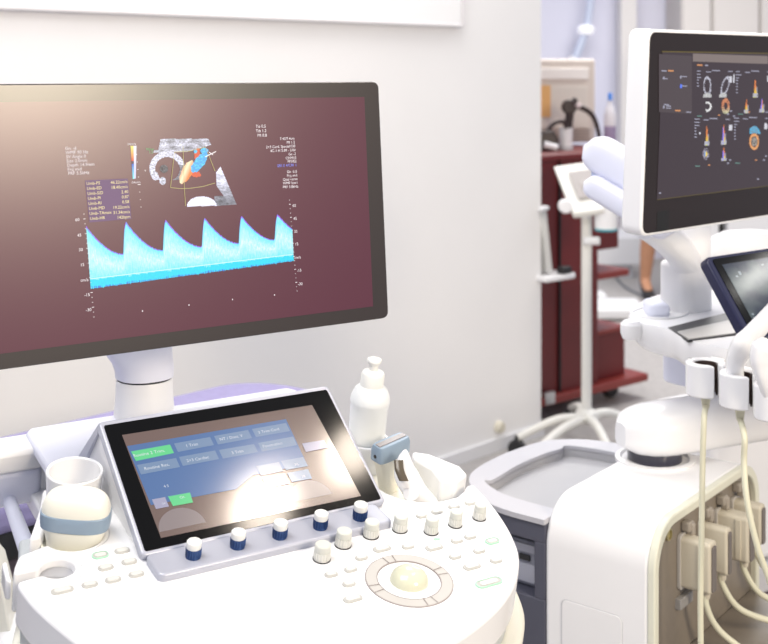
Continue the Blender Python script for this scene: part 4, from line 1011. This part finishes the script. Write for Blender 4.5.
# lamp with pale blue stem
lc = W(586, 29, 9.3); lt = thing('examination_lamp', 'slim pale blue pole lamp with round white head near the far wall', 'lamp', (lc.x, lc.y, 0))
p = MB(); p.lathe([(.16, 0), (.16, .03), (.03, .05), (.02, .06)], Matrix.Translation((lc.x-.1, lc.y, 0)), 28); obj('foot', p, white, lt)
p = MB(); p.rod((lc.x-.1, lc.y, .05), (lc.x-.1, lc.y, 1.56), .018); obj('pole', p, pale, lt)
p = MB(); p.rod((lc.x-.1, lc.y, 1.54), (lc.x+.01, lc.y, lc.z+.02), .035, .028); p.rod((lc.x+.01, lc.y, lc.z+.02), (lc.x+.07, lc.y, 2.3), .028, .03); obj('arm', p, mat('lamp_blue', (.60, .66, .82), .5), lt)
p = MB(); p.lathe([(.0, -.05), (.055, -.04), (.07, .0), (.05, .03), (.01, .035)], Matrix.Translation(lc), 26); obj('lamp_head', p, mat('lamp_head_white', (.9, .9, .95), .4, emit=(1, 1, 1), es=.3), lt)
p = MB(); p.lathe([(.0, -.04), (.05, -.03), (.055, .0), (.03, .03), (.01, .035)], Matrix.Translation((lc.x-.1, lc.y, 1.575)), 26); obj('joint', p, white, lt)
# beige wall cupboards at right back
for k, (x0, x1, lb) in enumerate(((682, 712, 'tall pale cupboard nearest the pillar on the far wall'), (713, 760, 'middle tall pale cupboard on the far wall'), (761, 830, 'rightmost tall pale cupboard on the far wall'))):
    a, b = W(x0, 0, 9.0), W(x1, 0, 9.0); t = thing('wall_cupboard', lb, 'cupboard', ((a.x+b.x)/2, 9.2, 0), 'far cupboards')
    p = MB(); p.box(((a.x+b.x)/2, 9.27, 1.15), (b.x-a.x, .5, 2.3)); obj('carcass', p, mat('cupboard_beige', (.64, .60, .57), .5), t, .004)
    p = MB(); p.box(((a.x+b.x)/2, 9.01, 1.15), (b.x-a.x-.02, .02, 2.2)); d_ = obj('door', p, mat('cupboard_door', (.70, .66, .63), .5), t, .004)
    p = MB(); p.rod((b.x-.05, 8.985, 1.1), (b.x-.05, 8.985, 1.3), .008); obj('handle', p, steel, d_)
# dark & white upright between monitor B and cupboards (below the monitor)
q = W(717, 240, 6.6); t = thing('office_cabinet', 'white cabinet with a dark gap seen under the right monitor', 'cabinet', (q.x, q.y, 0))
p = MB(); p.box((q.x-.04, q.y+.2, .45), (.10, .4, .9)); p.box((q.x+.19, q.y+.2, .45), (.26, .4, .9)); p.box((q.x+.07, q.y+.25, .45), (.12, .3, .9)); obj('body', p, white, t, .006)
p = MB(); p.box((q.x+.035, q.y+.09, .45), (.05, .02, .86)); obj('gap', p, dark, t)
# rounded white head of another device seen between monitor and tablet
q = W(750, 247, 3.75); t = thing('office_chair', 'rounded white chair back seen above the black tablet', 'chair', (q.x, q.y, 0))
p = MB(); secs = [[q+Vector((x*1.0, y*.7, z)) for x, y in sellipse(.15*r, .06*r, 2.6, 28)] for z, r in ((-.46, .9), (-.1, 1), (-.02, .98), (.026, .85), (.049, .55), (.054, .1))]
p.loft(secs); obj('backrest', p, white, t)
p = MB(); p.rod((q.x, q.y, .04), (q.x, q.y, q.z-.38), .03); obj('pedestal', p, greyp, t)
p = MB(); p.box((q.x+.10, q.y-.10, q.z-.50), (.42, .42, .07)); obj('seat', p, white, t, .02)
p = MB(); p.lathe([(.24, 0), (.24, .025), (.05, .05)], Matrix.Translation((q.x, q.y, 0)), 32); obj('foot', p, greyp, t)
# white low cabinet of a third machine at the right edge
q = W(775, 500, 2.75); t = thing('white_cabinet', 'white low cabinet with a grey skirt behind the port panel at the right edge', 'cabinet', (q.x+.1, q.y+.2, 0))
Mq = frame(Vector((.85, .53, 0)).normalized(), Vector((-.53, .85, 0)).normalized(), Z, Vector((q.x-.14, q.y, 0)))
p = MB(); p.box((.25, .10, .52), (.5, .2, .36), Mq); obj('body', p, white2, t, .015)
p = MB(); p.box((.25, .10, .30), (.52, .22, .07), Mq); obj('step', p, greyp, t, .01)
p = MB(); p.box((.25, .10, .13), (.46, .18, .26), Mq); obj('plinth', p, mat('plinth_brown', (.06, .02, .025), .5), t, .005)
p = MB(); p.rod(Mq @ Vector((.14, -.002, .655)), Mq @ Vector((.14, .01, .655)), .025, seg=28); obj('round_mark', p, greyp, t, .002)
# white box bench far behind the cart, and white floor base
q = onz(616, 267, 0.0); 
t = thing('storage_bench', 'white low bench far behind the cart on the grey floor', 'bench', (q.x, q.y+.2, 0))
b0, b1 = W(585, 255, 8.6), W(641, 255, 8.6)
p = MB(); p.box(((b0.x+b1.x)/2, 8.85, .20), (b1.x-b0.x, .5, .20)); obj('body', p, white, t, .01)
p = MB(); p.box(((b0.x+b1.x)/2, 8.85, .05), (b1.x-b0.x-.1, .4, .10)); obj('plinth', p, greyp, t)
q = onz(612, 320, .0)
t = thing('floor_platform', 'white flat platform on the floor between cart and right console', 'platform', q)
p = MB(); p.box((q.x-.02, q.y+.12, .045), (.46, .34, .07)); obj('plate', p, white, t, .02)
p = MB(); p.box((q.x-.05, q.y+.55, .04), (.22, .16, .05)); obj('foot', p, white, t, .015)
# cable on the floor
p = MB(); p.tube([onz(*a, .006) for a in ((612, 268), (616, 277), (624, 286), (634, 292), (645, 296), (665, 297))], .008, 8)
tag(obj('floor_cable', p, mat('cable_grey', (.16, .17, .19), .6), None, origin=onz(634, 292, 0)), 'thin dark grey cable curving across the far floor near the person', 'cable')

# ------------------------------------------------------------------ person far back
fx, fy = onz(646, 297, 0).x, onz(646, 297, 0).y
def skin_body(name, verts, edges, radii, m, parent, sub=2):
    me = bpy.data.meshes.new(name); me.from_pydata(verts, edges, []); o = bpy.data.objects.new(name, me); C.objects.link(o)
    md = o.modifiers.new('skin', 'SKIN'); md.use_smooth_shade = True
    for i, r in enumerate(radii): me.skin_vertices[0].data[i].radius = r if isinstance(r, tuple) else (r, r)
    me.skin_vertices[0].data[0].use_root = True
    s_ = o.modifiers.new('s', 'SUBSURF'); s_.levels = sub; s_.render_levels = sub
    me.materials.append(m); o.parent = parent; return o
fx += .09
pe = thing('person', 'person with bare legs in dark dress and black heels, standing behind the right monitor', 'person', (fx+.07, fy, 0))
vs = [(0, 0, .92), (0, .0, 1.08), (0, .01, 1.28), (0, .0, 1.42), (0, -.01, 1.50), (0, -.02, 1.60),
      (-.09, 0, .86), (-.125, -.01, .50), (-.145, .02, .32), (-.16, .03, .10), (-.16, -.08, .035),
      (.08, 0, .86), (.06, .0, .50), (.035, .05, .32), (.02, .08, .10), (.02, -.02, .035),
      (-.165, 0, 1.39), (-.185, .01, 1.12), (-.09, -.17, 1.10), (-.02, -.19, 1.12),
      (.165, 0, 1.39), (.185, .01, 1.12), (.09, -.19, 1.06), (.02, -.20, 1.07)]
es = [(0, 1), (1, 2), (2, 3), (3, 4), (4, 5), (0, 6), (6, 7), (7, 8), (8, 9), (9, 10), (0, 11), (11, 12), (12, 13), (13, 14), (14, 15), (3, 16), (16, 17), (17, 18), (18, 19), (3, 20), (20, 21), (21, 22), (22, 23)]
rd = [(.15, .11), (.12, .09), (.15, .10), (.13, .08), .05, .05, (.09, .09), .058, .056, .036, .035, (.09, .09), .058, .056, .036, .035, .05, .042, .03, .035, .05, .042, .03, .035]
skin_body('body', vs, es, rd, skin_m, pe)
p = MB(); hc_ = Vector((fx+.07, fy-.02, 1.60)); secs = []
for i in range(13):
    a = -PI/2+i*PI/12; zz = math.sin(a)*.115; r = max(.004, math.cos(a))
    secs.append([hc_+Vector((x*(.078 if zz > -.04 else .078+(zz+.04)*.3), y*.095, zz)) for x, y in [(math.cos(t_*PI/12)*r, math.sin(t_*PI/12)*r) for t_ in range(24)]])
p.loft(secs)
p.hull([hc_+Vector(v_) for v_ in ((-.012, -.09, .01), (.012, -.09, .01), (-.016, -.092, -.03), (.016, -.092, -.03), (0, -.118, -.026))]); obj('head', p, skin_m, pe)
p = MB()
for sx_ in (-1, 1): p.lathe([(.001, -.002), (.013, 0), (.009, .006), (.001, .008)], Matrix.Translation(hc_+Vector((sx_*.032, -.086, .012))) @ Matrix.Rotation(R(90), 4, 'X'), 14)
obj('eyes', p, dark, pe)
p = MB(); p.box((hc_.x, hc_.y-.088, hc_.z-.058), (.045, .012, .012)); obj('mouth', p, mat('lips', (.45, .12, .1), .5), pe, .004)
p = MB(); secs = []
for zz, rx, ry, oy in ((-.16, .07, .03, .07), (-.08, .095, .06, .045), (0, .092, .075, .035), (.05, .09, .085, .025), (.10, .07, .075, .015), (.128, .03, .03, .01)):
    secs.append([hc_+Vector((x, y+oy, zz)) for x, y in sellipse(rx, ry, 2.2, 24)])
p.loft(secs); obj('hair', p, hairm, pe)
p = MB(); secs = []
for z, rx, ry in ((.50, .20, .17), (.70, .19, .16), (.90, .175, .14), (1.06, .14, .115), (1.26, .165, .13), (1.38, .175, .11), (1.44, .09, .075)):
    secs.append([Vector((fx+.07+x, fy+y, z)) for x, y in sellipse(rx, ry, 2.2, 32)])
p.loft(secs); obj('dress', p, navy, pe)
for dx, dy in ((-.16, -.0), (.02, .055)):
    p = MB(); b_ = Vector((fx+.07+dx, fy+dy, 0)); secs = []
    for y, z0, z1, w in ((.065, .06, .13, .03), (.03, .055, .12, .036), (-.02, .03, .085, .038), (-.08, .004, .055, .042), (-.12, .004, .04, .036), (-.15, .006, .025, .015)):
        secs.append([b_+Vector((a*w, y, (z0+z1)/2+c_*(z1-z0)/2)) for a, c_ in sellipse(1, 1, 2.5, 18)])
    p.loft(secs); p.rod(b_+Vector((0, .05, 0)), b_+Vector((0, .055, .075)), .010, .02); obj('shoe', p, dark, pe)

# ================================================================== LIGHT
w = bpy.data.worlds.new('world'); bpy.context.scene.world = w; w.use_nodes = True
bg = w.node_tree.nodes['Background']; bg.inputs['Color'].default_value = (.82, .85, 1.0, 1); bg.inputs['Strength'].default_value = .50
def area(name, loc, target, size, power, col, size_y=None, shape=None, spread=None):
    l = bpy.data.lights.new(name, 'AREA'); l.energy = power; l.color = col; l.size = size
    if shape: l.shape = shape
    if size_y: l.shape = 'RECTANGLE'; l.size_y = size_y
    if spread: l.spread = spread
    o = bpy.data.objects.new(name, l); C.objects.link(o); o.location = loc
    o.rotation_euler = (Vector(target)-Vector(loc)).to_track_quat('-Z', 'Y').to_euler(); return o
def mirror(M, px, py, zc=None, dist=None):
    """where the ray seen at a pixel goes after reflecting in the plane of frame M"""
    x, y = on(M, px, py); P = M @ Vector((x, y, 0)); n = Vector((M[0][2], M[1][2], M[2][2])).normalized()
    d = ray(px, py).normalized(); r = d-2*d.dot(n)*n
    return P+r*((zc-P.z)/r.z if zc else dist)
kw = mirror(MM, 20, 60, dist=3.6); kw.z += .25
area('warm_key_light', kw, (0, 1.9, 1.1), .9, 88, (1.0, .86, .66), .9)  # added warm light, placed where the left monitor's screen mirrors it
l1 = mirror(MTP, 264, 512, zc=2.75); l2 = mirror(MTP, 352, 452, zc=2.75)
area('ceiling_panel', l1, (l1.x, l1.y, 0), .15, 4.2, (1, .86, .72), shape='DISK')
area('ceiling_panel', l2, (l2.x, l2.y, 0), .13, 3.2, (1, .86, .72), shape='DISK')
area('ceiling_panel', (-.8, .9, 3.0), (-.4, 2.0, 0), 1.4, 40, (1, .97, .93), 1.0)
area('ceiling_panel', (1.6, 6.5, 3.1), (1.6, 6.5, 0), 2.2, 120, (1, .98, .95), 2.2)
area('ceiling_panel', (.0, 3.6, 3.1), (.0, 3.6, 0), 1.2, 32, (1, .98, .95), 1.2)
t1 = mirror(MTb, 766, 268, zc=2.9); t2 = mirror(MTb, 747, 283, zc=2.9)
area('ceiling_panel', t1, (t1.x, t1.y, 0), .14, 1.0, (1, .97, .92), shape='DISK'); area('ceiling_panel', t2, (t2.x, t2.y, 0), .10, .7, (1, .97, .92), shape='DISK')
sc_ = bpy.context.scene
sc_.view_settings.view_transform = 'Standard'; sc_.view_settings.look = 'None'; sc_.view_settings.gamma = 1; sc_.view_settings.exposure = 0.10
sc_.view_settings.use_curve_mapping = False
